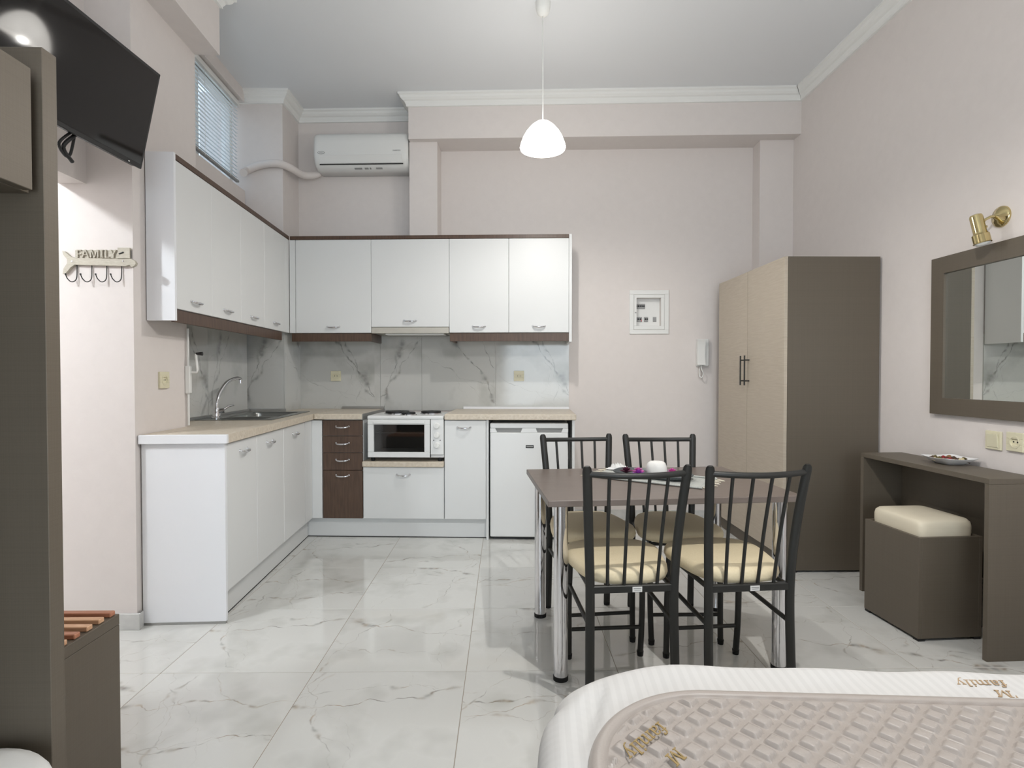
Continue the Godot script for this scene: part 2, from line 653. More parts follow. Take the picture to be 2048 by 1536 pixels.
# ---------------------------------------------------------------- lamps
func pendant(at: Vector3, energy: float, label: String) -> void:
	if not M.has("lamp_white"):
		M.lamp_white = mat(rgb(238, 238, 234), 0.5)
		var g := mat(rgb(255, 253, 248), 0.4)
		g.emission_enabled = true
		g.emission = rgb(255, 250, 242)
		g.emission_energy_multiplier = 6.0
		M.lamp_glow = g
	var t := thing("pendant_lamp", label, "lamp", tf(at.x, 0, at.z))
	var st := S()
	lathe(st, Transform3D(), [Vector2(0, 3.218), Vector2(0.014, 3.218), Vector2(0.034, 3.236), Vector2(0.041, 3.262), Vector2(0.043, 3.3), Vector2(0, 3.3)], 20)
	part(t, "ceiling_rose", st, M.lamp_white)
	st = S()
	tube(st, PackedVector3Array([Vector3(0, 2.61, 0), Vector3(0, 3.22, 0)]), 0.0035, 8)
	part(t, "cord", st, M.lamp_white)
	st = S()
	lathe(st, Transform3D(), [Vector2(0, 2.476), Vector2(0.118, 2.474), Vector2(0.127, 2.464), Vector2(0.131, 2.474), Vector2(0.126, 2.496), Vector2(0.113, 2.53), Vector2(0.094, 2.563), Vector2(0.068, 2.594), Vector2(0.04, 2.616), Vector2(0.016, 2.626), Vector2(0, 2.628)], 36)
	part(t, "lamp_shade", st, M.lamp_glow)
	var l := OmniLight3D.new()
	l.name = "bulb_light"
	l.light_color = LAMP_COLOR
	l.light_energy = energy * 0.10
	l.light_size = 0.03
	l.omni_range = 14.0
	l.omni_attenuation = 2.0
	l.shadow_enabled = true
	t.add_child(l)
	l.position = Vector3(0, 2.53, 0)
	# the open mouth of the shade throws most of the light downwards
	var d := SpotLight3D.new()
	d.name = "mouth_light"
	d.light_color = LAMP_COLOR
	d.light_energy = energy
	d.light_size = 0.012
	d.spot_range = 14.0
	d.spot_attenuation = 2.0
	d.spot_angle = 88.0
	d.spot_angle_attenuation = 0.55
	d.shadow_enabled = true
	t.add_child(d)
	d.position = Vector3(0, 2.462, 0)
	d.rotation = Vector3(-PI / 2, 0, 0)


# ---------------------------------------------------------------- room shell
func build_shell() -> void:
	# floor of marble tiles on a grout bed
	var fl := struct_root("floor", "polished white marble floor tiles with grey and brown veins")
	boxpart(fl, "grout_bed", Vector3(-3.35, -0.12, -4.95), Vector3(2.4, -0.0012, 2.85), M.grout, 0.0)
	var meshes: Array = []
	for i in 6:
		for turn in 2:
			var st := S()
			var h := 0.2978
			var y := 0.0
			var b := 0.0012
			var uv := [Vector2(0, 0), Vector2(1, 0), Vector2(1, 1), Vector2(0, 1)]
			var cs := [Vector3(-h, y, -h), Vector3(h, y, -h), Vector3(h, y, h), Vector3(-h, y, h)]
			quad(st, cs[0], cs[1], cs[2], cs[3], Vector3.UP, uv[(0 + turn * 2) % 4], uv[(1 + turn * 2) % 4], uv[(2 + turn * 2) % 4], uv[(3 + turn * 2) % 4])
			for k in 4:
				var p: Vector3 = cs[k]
				var q: Vector3 = cs[(k + 1) % 4]
				var out := ((p + q) * Vector3(1, 0, 1)).normalized()
				quad(st, p, q, q + out * b - Vector3(0, b, 0), p + out * b - Vector3(0, b, 0), (out + Vector3.UP).normalized())
				quad(st, p + out * b - Vector3(0, b, 0), q + out * b - Vector3(0, b, 0), q + out * b - Vector3(0, 0.008, 0), p + out * b - Vector3(0, 0.008, 0), out)
			st.set_material(M.floor_tiles[i])
			meshes.append(st.commit())
	for ix in range(-6, 4):
		for iz in range(-5, 9):
			var cx := -0.152 + (ix + 0.5) * 0.6
			var cz := -2.221 + (iz + 0.5) * 0.6
			if cx > 2.3 or cz > 2.8 or cz < -4.85 or (cx < -2.2 and cz < -2.9):
				continue
			var pick := posmod(ix * 5 + iz * 3 + (ix * iz) % 4, 6) * 2 + posmod(ix + iz, 2)
			meshpart(fl, "tile", meshes[pick], tf(cx, 0, cz))
	# ceiling
	var st := S()
	prism(st, [Vector2(-3.35, 2.9), Vector2(2.4, 2.9), Vector2(2.4, -4.95), Vector2(-2.12, -4.95), Vector2(-2.12, -3.08), Vector2(-3.35, -3.08)], ROOM_H, ROOM_H + 0.15)
	struct("ceiling", st, M.ceiling)
	# right wall, wall behind the camera
	st = S()
	box(st, Vector3(RIGHT_X, 0, -4.95), Vector3(RIGHT_X + 0.15, ROOM_H, 2.9), 0.0)
	struct("wall_right", st, M.wall)
	st = S()
	box(st, Vector3(-3.35, 0, 2.7), Vector3(-0.7, ROOM_H, 2.85), 0.0)
	box(st, Vector3(1.3, 0, 2.7), Vector3(RIGHT_X, ROOM_H, 2.85), 0.0)
	box(st, Vector3(-0.7, 2.3, 2.7), Vector3(1.3, ROOM_H, 2.85), 0.0)
	struct("wall_front", st, M.wall)
	var bd := struct_root("door_1", "glazed white balcony door")
	st = S()
	for x: float in [-0.7, 0.265, 1.23]:
		box(st, Vector3(x, 0, 2.74), Vector3(x + 0.07, 2.3, 2.80), 0.002)
	box(st, Vector3(-0.63, 0, 2.741), Vector3(1.23, 0.09, 2.799), 0.002)
	box(st, Vector3(-0.63, 2.23, 2.741), Vector3(1.23, 2.3, 2.799), 0.002)
	part(bd, "door_frame", st, M.plastic)
	for x: float in [-0.63, 0.335]:
		boxpart(bd, "pane", Vector3(x, 0.09, 2.768), Vector3(x + 0.895, 2.23, 2.772), M.pane, 0.0)
	# back wall with its marble splash tiles
	var wb := struct_root("wall_back", "pale plastered back wall")
	st = S()
	var fx0 := 2.761
	var fx1 := 2.955
	prism(st, [kb(-0.6, 0, 0), kb(fx0, 0, 0), kb(fx0, 0, -0.2), kb(-0.6, 0, -0.2)], 0, ROOM_H)
	prism(st, [kb(fx1, 0, 0), kb(3.95, 0, 0), kb(3.95, 0, -0.2), kb(fx1, 0, -0.2)], 0, ROOM_H)
	prism(st, [kb(fx0, 0, 0), kb(fx1, 0, 0), kb(fx1, 0, -0.2), kb(fx0, 0, -0.2)], 0, 1.561)
	prism(st, [kb(fx0, 0, 0), kb(fx1, 0, 0), kb(fx1, 0, -0.2), kb(fx0, 0, -0.2)], 1.785, ROOM_H)
	prism(st, [kb(fx0, 0, -0.05), kb(fx1, 0, -0.05), kb(fx1, 0, -0.2), kb(fx0, 0, -0.2)], 1.561, 1.785)
	part(wb, "plaster", st, M.wall)
	var xs := [0.022, 0.69, 1.03, 1.63, 2.222]
	for i in 4:
		splash_tile(wb, KB, xs[i] + 0.0008, xs[i + 1] - 0.0008, 0.0, i)
	# pillar in the kitchen corner
	var pw := struct_root("wall_pillar", "plastered corner pillar between window and air conditioner")
	st = S()
	prism(st, [Vector2(-2.3, PILLAR_Z), Vector2(-1.677, PILLAR_Z), Vector2(-1.677, -4.8), Vector2(-2.3, -4.8)], 0, ROOM_H)
	part(pw, "plaster", st, M.wall)
	splash_tile(pw, tf(-2.0, 0, PILLAR_Z), 0.0, 0.322, 0.0, 1)
	splash_tile(pw, Transform3D(Basis(Vector3.UP, PI / 2), Vector3(-1.677, 0, PILLAR_Z)), -0.008, 0.33, 0.0, 2)
	# beam over the recess, pilaster and right column
	st = S()
	prism(st, [kb(0.978, 0, -0.02), kb(0.978, 0, 0.25), kb(3.94, 0, 0.25), kb(3.95, 0, -0.02)], 2.972, ROOM_H)
	struct("wall_beam", st, M.wall, "plastered beam across the back wall")
	st = S()
	prism(st, [kb(0.972, 0, -0.02), kb(0.972, 0, 0.19), kb(1.19, 0, 0.19), kb(1.19, 0, -0.02)], 2.225, 2.972)
	struct("wall_pilaster", st, M.wall, "plastered pilaster beside the air conditioner")
	st = S()
	prism(st, [kb(3.675, 0, -0.02), kb(3.675, 0, 0.14), kb(3.93, 0, 0.14), kb(3.95, 0, -0.02)], 0, 2.972)
	struct("wall_column", st, M.wall, "plastered corner column behind the wardrobe")
	# wall block beside the doorway
	var front_z := -2.61
	var zl := (front_z - kl(BLOCK_X, 0, 0).z) / cos(deg_to_rad(2.65))
	st = S()
	prism(st, [Vector2(-3.3, front_z), kl(BLOCK_X, 0, zl), kl(BLOCK_X, 0, BLOCK_END), kl(-1.6, 0, BLOCK_END)], 0, ROOM_H)
	prism(st, [kl(BLOCK_X, 0, BLOCK_END), kl(BLOCK_X, 0, -0.555), kl(-0.8, 0, -0.555), kl(-0.8, 0, BLOCK_END)], 2.3, ROOM_H)
	struct("wall_block", st, M.wall, "plastered wall block between doorway and kitchen counter")
	# wall behind the sink, with the opening of the high window
	var wn := struct_root("wall_niche", "plastered wall behind the sink")
	var far := -1.66
	st = S()
	prism(st, [kl(NICHE_X, 0, BLOCK_END), kl(NICHE_X, 0, far), kl(-0.75, 0, far), kl(-0.75, 0, BLOCK_END)], 0, 2.548)
	prism(st, [kl(NICHE_X, 0, BLOCK_END), kl(NICHE_X, 0, -0.56), kl(-0.75, 0, -0.56), kl(-0.75, 0, BLOCK_END)], 2.548, ROOM_H)
	prism(st, [kl(NICHE_X, 0, -0.56), kl(NICHE_X, 0, far), kl(-0.75, 0, far), kl(-0.75, 0, -0.56)], 3.21, ROOM_H)
	part(wn, "plaster", st, M.wall)
	splash_tile(wn, KL * Transform3D(Basis(Vector3.UP, PI / 2), Vector3(NICHE_X, 0, BLOCK_END)), 0.02, 0.60, 0.0, 0)
	splash_tile(wn, KL * Transform3D(Basis(Vector3.UP, PI / 2), Vector3(NICHE_X, 0, BLOCK_END)), 0.6016, 1.215, 0.0, 1)
	# ceiling beam on the left
	st = S()
	prism(st, [kl(BLOCK_X, 0, 0.04), kl(-0.25, 0, 0.04), kl(-0.25, 0, -0.555), kl(BLOCK_X, 0, -0.555)], 2.95, ROOM_H)
	struct("wall_left_beam", st, M.wall, "plastered beam above the kitchen wall cabinets")
	# left wall with doorway
	st = S()
	box(st, Vector3(-2.02, 0, -1.70), Vector3(-1.90, ROOM_H, 2.7), 0.0)
	box(st, Vector3(-2.02, 2.04, -2.61), Vector3(-1.90, ROOM_H, -1.70), 0.0)
	struct("wall_left", st, M.wall)
	st = S()
	box(st, Vector3(-1.90, 0, -1.66), Vector3(-1.56, ROOM_H, 2.7), 0.0)
	struct("wall_left", st, M.wall, "thicker part of the left wall behind the open wardrobe")
	# the hall behind the doorway
	st = S()
	box(st, Vector3(-3.35, 0, -2.61), Vector3(-3.2, ROOM_H, -0.4), 0.0)
	box(st, Vector3(-3.2, 0, -0.55), Vector3(-2.02, ROOM_H, -0.4), 0.0)
	struct("wall_hall", st, M.wall)
	st = S()
	box(st, Vector3(-3.2, 2.45, -2.61), Vector3(-2.02, 2.55, -0.55), 0.0)
	struct("ceiling_hall", st, M.ceiling)
	hall_lamp()
	# cornices
	var rx := (RIGHT_X - kb(0, 0, 0.25).x) / KB.basis.x.x
	var corner := kb(rx, 0, 0.25)
	cornice("trim_1", kb(0.978, 0, 0.25), corner, KB.basis.z, 1, -1)
	cornice("trim_2", Vector3(RIGHT_X, 0, corner.z), Vector3(RIGHT_X, 0, 2.7), Vector3(-1, 0, 0), -1, 0)
	cornice("trim_3", kb(0.023, 0, 0), kb(0.978, 0, 0), KB.basis.z, -1, -1)
	cornice("trim_4", Vector3(-2.02, 0, PILLAR_Z), Vector3(-1.677, 0, PILLAR_Z), Vector3(0, 0, 1), 0, 1)
	cornice("trim_5", Vector3(-1.677, 0, kb(0.023, 0, 0).z), Vector3(-1.677, 0, PILLAR_Z), Vector3(1, 0, 0), -1, 1)
	cornice("trim_6", kl(-0.25, 0, -0.555), kl(-0.25, 0, 0.04), KL.basis.x, 1, 0)
	cornice("trim_7", kb(0.978, 0, 0), kb(0.978, 0, 0.25), -KB.basis.x, -1, 1)
	cornice("trim_8", kl(BLOCK_X, 0, -0.555), kl(-0.25, 0, -0.555), -KL.basis.z, 0, 1)
	# skirting
	st = S()
	box(st, Vector3(-3.2, 0, -2.61), Vector3(-1.675, 0.075, -2.597), 0.0015)
	struct("baseboard_left", st, M.base_tile)
	st = S()
	prism(st, [Vector2(-1.6745, -2.597), kl(BLOCK_X + 0.013, 0, zl + 0.013), kl(BLOCK_X + 0.013, 0, 0.004), kl(BLOCK_X, 0, 0.004), kl(BLOCK_X, 0, zl)], 0, 0.075)
	struct("baseboard_left", st, M.base_tile)
	st = S()
	prism(st, [kb(2.226, 0, 0), kb(2.226, 0, 0.012), kb(3.675, 0, 0.012), kb(3.675, 0, 0)], 0, 0.08)
	struct("baseboard_back", st, M.base_tile)
	st = S()
	box(st, Vector3(RIGHT_X - 0.012, 0, -3.26), Vector3(RIGHT_X, 0.08, -3.06), 0.001)
	box(st, Vector3(RIGHT_X - 0.012, 0, -2.2), Vector3(RIGHT_X, 0.08, 2.7), 0.001)
	struct("baseboard_right", st, M.base_tile)
	build_window()


func splash_tile(parent: Node, xf: Transform3D, x0: float, x1: float, z: float, k: int) -> void:
	var st := S()
	var y0 := 0.88
	var y1 := 1.50
	var t := 0.008
	var c := [Vector3(x0, y0, z + t), Vector3(x1, y0, z + t), Vector3(x1, y1, z + t), Vector3(x0, y1, z + t)]
	var b := Vector3(0, 0, t)
	var u := (x1 - x0) / 0.62
	for i in 4:
		c[i] = xf * c[i]
	b = xf.basis * b
	quad(st, c[0], c[1], c[2], c[3], b.normalized(), Vector2(0, 1), Vector2(u, 1), Vector2(u, 0), Vector2(0, 0))
	for i in 4:
		var p: Vector3 = c[i]
		var q: Vector3 = c[(i + 1) % 4]
		quad(st, p, q, q - b, p - b, ((p + q) / 2.0 - (c[0] + c[2]) / 2.0).normalized())
	part(parent, "tile", st, M.splash[k % 3])


# ka, kb_: mitre at each end: 1 outside corner, -1 inside corner, 0 butt
func cornice(called: String, a: Vector3, b: Vector3, n: Vector3, ka := 0.0, kb_ := 0.0) -> void:
	var st := S()
	var d := (b - a).normalized()
	n = n.normalized()
	# profile: x away from the wall, y down from the ceiling
	var prof := [Vector2(0.068, 0), Vector2(0.068, -0.012), Vector2(0.056, -0.020), Vector2(0.050, -0.034), Vector2(0.038, -0.046), Vector2(0.026, -0.052), Vector2(0.020, -0.064), Vector2(0.014, -0.074), Vector2(0.014, -0.086), Vector2(0, -0.088)]
	var o := Vector3(a.x, ROOM_H, a.z)
	var L := a.distance_to(b)
	for i in prof.size() - 1:
		var p: Vector2 = prof[i]
		var q: Vector2 = prof[i + 1]
		var e := q - p
		var nn := (n * -e.y + Vector3.UP * e.x).normalized()
		quad(st, o + n * p.x + Vector3.UP * p.y - d * ka * p.x, o + n * q.x + Vector3.UP * q.y - d * ka * q.x, o + n * q.x + Vector3.UP * q.y + d * (L + kb_ * q.x), o + n * p.x + Vector3.UP * p.y + d * (L + kb_ * p.x), nn)
	for e2 in 2:
		var k := ka if e2 == 0 else kb_
		var sg := -1.0 if e2 == 0 else 1.0
		var base := o + (Vector3.ZERO if e2 == 0 else d * L)
		for i in prof.size() - 1:
			var p: Vector2 = prof[i]
			var q: Vector2 = prof[i + 1]
			tri(st, base, base + n * p.x + Vector3.UP * p.y + d * sg * k * p.x, base + n * q.x + Vector3.UP * q.y + d * sg * k * q.x, d * sg, d * sg, d * sg)
	struct(called, st, M.cornice, "white moulded ceiling cornice")


func hall_lamp() -> void:
	var t := thing("ceiling_lamp", "round white ceiling lamp in the hall behind the doorway", "lamp", tf(-2.58, 2.45, -1.42))
	var st := S()
	lathe(st, Transform3D(), [Vector2(0, -0.075), Vector2(0.07, -0.068), Vector2(0.12, -0.045), Vector2(0.14, -0.015), Vector2(0.14, 0.0), Vector2(0, 0)], 28)
	part(t, "lamp_shade", st, M.glow)
	var l := OmniLight3D.new()
	l.name = "bulb_light"
	l.light_color = Color(0.95, 0.98, 1.0)
	l.light_energy = 1.25
	l.light_size = 0.06
	l.omni_range = 8.0
	l.omni_attenuation = 2.0
	l.shadow_enabled = true
	t.add_child(l)
	l.position = Vector3(0, -0.04, 0)


func build_window() -> void:
	var w := struct_root("window_1", "small high window above the kitchen cabinets")
	var z0 := -0.56
	var z1 := -1.64
	var y0 := 2.548
	var y1 := 3.21
	var st := S()
	var x0 := -0.70
	var x1 := -0.64
	box(st, Vector3(x0, y0, z1), Vector3(x1, y0 + 0.045, z0), 0.002, KL)
	box(st, Vector3(x0, y1 - 0.045, z1), Vector3(x1, y1, z0), 0.002, KL)
	box(st, Vector3(x0, y0 + 0.045, z0 - 0.045), Vector3(x1, y1 - 0.045, z0), 0.002, KL)
	box(st, Vector3(x0, y0 + 0.045, z1), Vector3(x1, y1 - 0.045, z1 + 0.045), 0.002, KL)
	box(st, Vector3(x0, y0 + 0.045, -1.13), Vector3(x1, y1 - 0.045, -1.08), 0.002, KL)
	part(w, "window_frame", st, M.plastic)
	for r: Vector2 in [Vector2(z0 - 0.045, -1.08), Vector2(-1.13, z1 + 0.045)]:
		st = S()
		box(st, Vector3(-0.672, y0 + 0.045, r.y), Vector3(-0.668, y1 - 0.045, r.x), 0.0, KL)
		part(w, "pane", st, M.pane)
	# venetian blind hanging in the reveal
	var t := thing("window_blind", "pale venetian blind with closed slats over the small high window", "blind", KL)
	box_into(t, "head_rail", Vector3(-0.615, 3.165, -1.635), Vector3(-0.585, 3.20, -0.57), M.plastic)
	box_into(t, "bottom_rail", Vector3(-0.612, 2.60, -1.63), Vector3(-0.588, 2.615, -0.575), M.grey_plastic)
	var sl := S()
	var rows: Array = []
	for i in 5:
		var a := (i / 4.0 - 0.5)
		var p := PackedVector3Array()
		var off := Vector3(a * 0.0245, 0.003 * (1.0 - 4.0 * a * a), 0)
		off = Basis(Vector3.BACK, deg_to_rad(-22)) * off
		p.append(off + Vector3(0, 0, -1.63))
		p.append(off + Vector3(0, 0, -0.575))
		rows.append(p)
	grid(sl, rows)
	sl.set_material(M.slat)
	var sm := sl.commit()
	for i in 20:
		meshpart(t, "slat", sm, tf(-0.60, 2.633 + i * 0.0272, 0))
	for z: float in [-0.72, -1.1, -1.48]:
		st = S()
		tube(st, PackedVector3Array([Vector3(-0.586, 2.6, z), Vector3(-0.586, 3.17, z)]), 0.0012, 6)
		part(t, "ladder_cord", st, M.plastic)


func box_into(t: Node, called: String, lo: Vector3, hi: Vector3, m: Material, bev := 0.0015) -> MeshInstance3D:
	return boxpart(t, called, lo, hi, m, bev)


# ---------------------------------------------------------------- kitchen
var handle_mesh: Mesh


# bow pull: local x along the handle, z out of the door
func handle(parent: Node, at: Vector3, yaw := 0.0) -> void:
	if handle_mesh == null:
		var st := S()
		var pts := PackedVector3Array()
		var rr: Array = []
		for i in 15:
			var a := PI * i / 14.0
			var x := -cos(a) * 0.046
			var s := sin(a)
			pts.append(Vector3(x, -0.007 * s, 0.001 + 0.023 * pow(s, 0.75)))
			rr.append(0.0042 + 0.0026 * s)
		tube(st, pts, rr, 8, Vector3.ZERO, 1.0)
		for s2: float in [-1.0, 1.0]:
			lathe(st, Transform3D(Basis(Vector3.RIGHT, PI / 2), Vector3(0.046 * s2, 0, 0)), [Vector2(0, -0.001), Vector2(0.0075, -0.001), Vector2(0.0075, 0.003), Vector2(0.0045, 0.006), Vector2(0, 0.006)], 10)
		st.set_material(M.chrome)
		handle_mesh = st.commit()
	meshpart(parent, "handle", handle_mesh, tf(at.x, at.y, at.z, yaw))


func build_kitchen_left() -> void:
	# base cabinets, local frame KL shifted to each unit; doors face +x
	var units := [[-0.020, -0.381, "white base cabinet at the free end of the counter, with a plain side panel"], [-0.384, -0.800, "white base cabinet between the end unit and the sink unit"], [-0.803, -1.225, "white base cabinet under the sink, beside the corner"]]
	for i in 3:
		var a: float = units[i][0]
		var b: float = units[i][1]
		var t := thing("base_cabinet", units[i][2], "cabinet", klt(0, 0, a))
		var back := -0.36 if i == 0 else -0.54
		var zb := b - a
		if i == 1:
			back = -0.36
		box_into(t, "carcass", Vector3(back, 0.142, zb + 0.001), Vector3(-0.0205, 0.73 if i == 2 else 0.85, -0.001), M.white)
		var d := box_into(t, "door", Vector3(-0.0185, 0.146, zb + 0.001), Vector3(0, 0.846, -0.001), M.white, 0.0025)
		var hz: float = [-0.19, -0.185, -0.205][i]
		handle(d, Vector3(0.0, 0.795, hz), 90)
		if i == 0:
			box_into(t, "side_panel", Vector3(-0.378, 0.012, 0.001), Vector3(0, 0.8515, 0.019), M.white_edge, 0.001)
			box_into(t, "foot_strip", Vector3(-0.376, 0.0, 0.002), Vector3(-0.003, 0.011, 0.018), M.alu, 0.0005)
	var f := thing("corner_filler", "narrow white filler panel in the inner corner of the base cabinets", "panel", klt(0, 0, -1.228))
	var st := S()
	prism(st, [Vector2(-0.0185, 0), Vector2(0, 0), Vector2(0, -0.155), Vector2(-0.0185, -0.155)], 0.146, 0.846)
	part(f, "left_panel", st, M.white)
	var p0 := klt(0, 0, -1.228).affine_inverse() * KB
	st = S()
	box(st, Vector3(0.352, 0.146, 0.5815), Vector3(0.426, 0.846, 0.60), 0.001, p0)
	part(f, "right_panel", st, M.white)
	# kickboards
	var k := thing("kickboard", "white kickboard under the sink-side base cabinets", "kickboard", klt(-0.045, 0, 0))
	box_into(k, "board", Vector3(-0.016, 0.006, -1.43), Vector3(0, 0.14, -0.022), M.white, 0.001)
	box_into(k, "seal_strip", Vector3(-0.0145, 0.0, -1.43), Vector3(-0.001, 0.0058, -0.022), M.rubber, 0.0)
	# worktop pieces
	var c0 := kb(0.0, 0, 0.62)
	# inner corner: x = 0.017 in KL meets z = 0.62 in KB
	var dirl := -KL.basis.z
	var pl := kl(0.017, 0, 0)
	var tt := (c0 - pl).dot(KB.basis.z) / dirl.dot(KB.basis.z)
	c0 = pl + dirl * tt
	var cl := KB.affine_inverse() * c0
	var w := thing("worktop", "long beige stone-look worktop around the sink", "worktop")
	var outer := [kl(0.017, 0, -0.001), kl(BLOCK_X + 0.004, 0, -0.001), kl(BLOCK_X + 0.004, 0, BLOCK_END - 0.003), kl(NICHE_X + 0.011, 0, BLOCK_END - 0.003), kl(NICHE_X + 0.011, 0, -0.835)]
	# hole of the sink bowl, joined by a cut
	var hole := [kl(-0.46, 0, -1.08), kl(-0.12, 0, -1.08), kl(-0.12, 0, -1.52), kl(-0.46, 0, -1.52)]
	var plan: Array = []
	plan.append_array(outer)
	plan.append_array([kl(NICHE_X + 0.011, 0, -1.0799), hole[0], hole[1], hole[2], hole[3], kl(-0.4602, 0, -1.0802), kl(NICHE_X + 0.011, 0, -1.0802)])
	var pf := kl(NICHE_X + 0.011, 0, 0)
	var tz := (PILLAR_Z + 0.011 - pf.z) / (-KL.basis.z).z
	plan.append(pf - KL.basis.z * tz)
	plan.append_array([Vector3(-1.666, 0, PILLAR_Z + 0.011), Vector3(-1.666, 0, kb(0.035, 0, 0.011).z), kb(cl.x - 0.0004, 0, 0.011), c0])
	st = S()
	prism(st, plan, 0.853, 0.893)
	part(w, "slab", st, M.worktop)
	st = S()
	box(st, Vector3(BLOCK_X + 0.004, 0.852, 0.0), Vector3(0.018, 0.8935, 0.0205), 0.0015, KL)
	part(w, "end_cap", st, M.white_edge, "white end cap of the worktop")
	st = S()
	box(st, Vector3(NICHE_X + 0.009, 0.8935, -1.655), Vector3(NICHE_X + 0.022, 0.912, BLOCK_END - 0.004), 0.001, KL)
	box(st, Vector3(-1.985, 0.8935, PILLAR_Z + 0.009), Vector3(-1.66, 0.912, PILLAR_Z + 0.022), 0.001)
	part(w, "upstand", st, M.alu)
	# sink
	var s := thing("kitchen_sink", "stainless steel inset sink with a bowl in the beige worktop", "sink", klt(0, 0.893, 0))
	st = S()
	var y0 := 0.0005
	var y1 := 0.004
	box(st, Vector3(-0.535, y0, -1.09), Vector3(-0.075, y1, -0.82), 0.001)
	box(st, Vector3(-0.535, y0, -1.60), Vector3(-0.075, y1, -1.51), 0.001)
	box(st, Vector3(-0.535, y0, -1.51), Vector3(-0.45, y1, -1.09), 0.001)
	box(st, Vector3(-0.13, y0, -1.51), Vector3(-0.075, y1, -1.09), 0.001)
	for i in 6:
		box(st, Vector3(-0.42, y1, -0.87 - i * 0.032), Vector3(-0.14, y1 + 0.002, -0.862 - i * 0.032), 0.0008)
	part(s, "deck", st, M.steel)
	st = S()
	var rows: Array = []
	for lv: Array in [[0.0, 0.0], [-0.01, 0.006], [-0.13, 0.02], [-0.15, 0.05], [-0.152, 0.12]]:
		var ring := PackedVector3Array()
		var rx := 0.16 - float(lv[1])
		var rz := 0.21 - float(lv[1])
		for q in 40:
			var an := TAU * q / 40.0
			var cx := signf(cos(an)) * pow(absf(cos(an)), 0.35)
			var cz := signf(sin(an)) * pow(absf(sin(an)), 0.35)
			ring.append(Vector3(-0.29 + rx * cx, 0.003 + float(lv[0]), -1.30 + rz * cz))
		rows.append(ring)
	grid(st, rows, true, true)
	var bt := rows[4] as PackedVector3Array
	for q in 40:
		tri(st, Vector3(-0.29, -0.1495, -1.30), bt[q], bt[(q + 1) % 40], Vector3.UP, Vector3.UP, Vector3.UP)
	part(s, "bowl", st, M.steel)
	st = S()
	lathe(st, Transform3D(Basis(), Vector3(-0.29, -0.150, -1.30)), [Vector2(0.035, 0), Vector2(0.03, 0.004), Vector2(0.0, 0.003)], 16)
	part(s, "drain", st, M.chrome)
	# mixer tap
	var tp := thing("kitchen_tap", "chrome mixer tap with a tall arched spout at the sink", "tap", klt(-0.455, 0.8975, -0.93))
	st = S()
	lathe(st, Transform3D(), [Vector2(0, 0), Vector2(0.03, 0), Vector2(0.03, 0.008), Vector2(0.023, 0.014), Vector2(0.022, 0.06), Vector2(0.017, 0.068), Vector2(0, 0.068)], 20)
	part(tp, "body", st, M.chrome)
	st = S()
	var sp := smooth_path([Vector3(0, 0.05, 0), Vector3(-0.002, 0.11, -0.015), Vector3(0.0, 0.17, -0.06), Vector3(0.008, 0.225, -0.14), Vector3(0.02, 0.25, -0.25), Vector3(0.027, 0.244, -0.30)], 6)
	var rr: Array = []
	for i in sp.size():
		rr.append(lerpf(0.0145, 0.0105, float(i) / sp.size()))
	tube(st, sp, rr, 12)
	part(tp, "spout", st, M.chrome)
	st = S()
	lathe(st, Transform3D(Basis(), Vector3(0.027, 0.215, -0.30)), [Vector2(0, 0), Vector2(0.011, 0), Vector2(0.012, 0.03), Vector2(0.0, 0.034)], 12)
	part(tp, "aerator", st, M.chrome)
	st = S()
	tube(st, PackedVector3Array([Vector3(0.01, 0.045, 0.0), Vector3(0.045, 0.05, -0.01)]), 0.015, 12)
	tube(st, PackedVector3Array([Vector3(0.04, 0.055, -0.01), Vector3(0.062, 0.075, -0.035), Vector3(0.07, 0.078, -0.085)]), [0.008, 0.006, 0.004], 8)
	part(tp, "lever", st, M.chrome)
	# blind crank on the wall edge beside the sink
	var c := thing("blind_crank", "white crank rod with a black knob at the wall edge by the sink", "crank", klt(BLOCK_X + 0.014, 0, BLOCK_END + 0.016))
	st = S()
	tube(st, PackedVector3Array([Vector3(0, 0.9, 0), Vector3(0, 1.42, 0)]), 0.006, 8)
	part(c, "rod", st, M.plastic)
	box_into(c, "bracket", Vector3(-0.013, 1.07, -0.012), Vector3(0.014, 1.22, 0.012), M.plastic, 0.004)
	st = S()
	tube(st, PackedVector3Array([Vector3(0.012, 1.185, 0), Vector3(0.045, 1.185, -0.002), Vector3(0.047, 1.20, -0.002), Vector3(0.040, 1.285, -0.002)]), 0.0065, 8)
	part(c, "crank_arm", st, M.plastic)
	st = S()
	lathe(st, Transform3D(Basis(Vector3.BACK, -PI / 2), Vector3(0.040, 1.285, -0.002)), [Vector2(0, 0), Vector2(0.006, 0), Vector2(0.011, 0.034), Vector2(0, 0.036)], 12)
	part(c, "knob", st, M.black, "black knob")


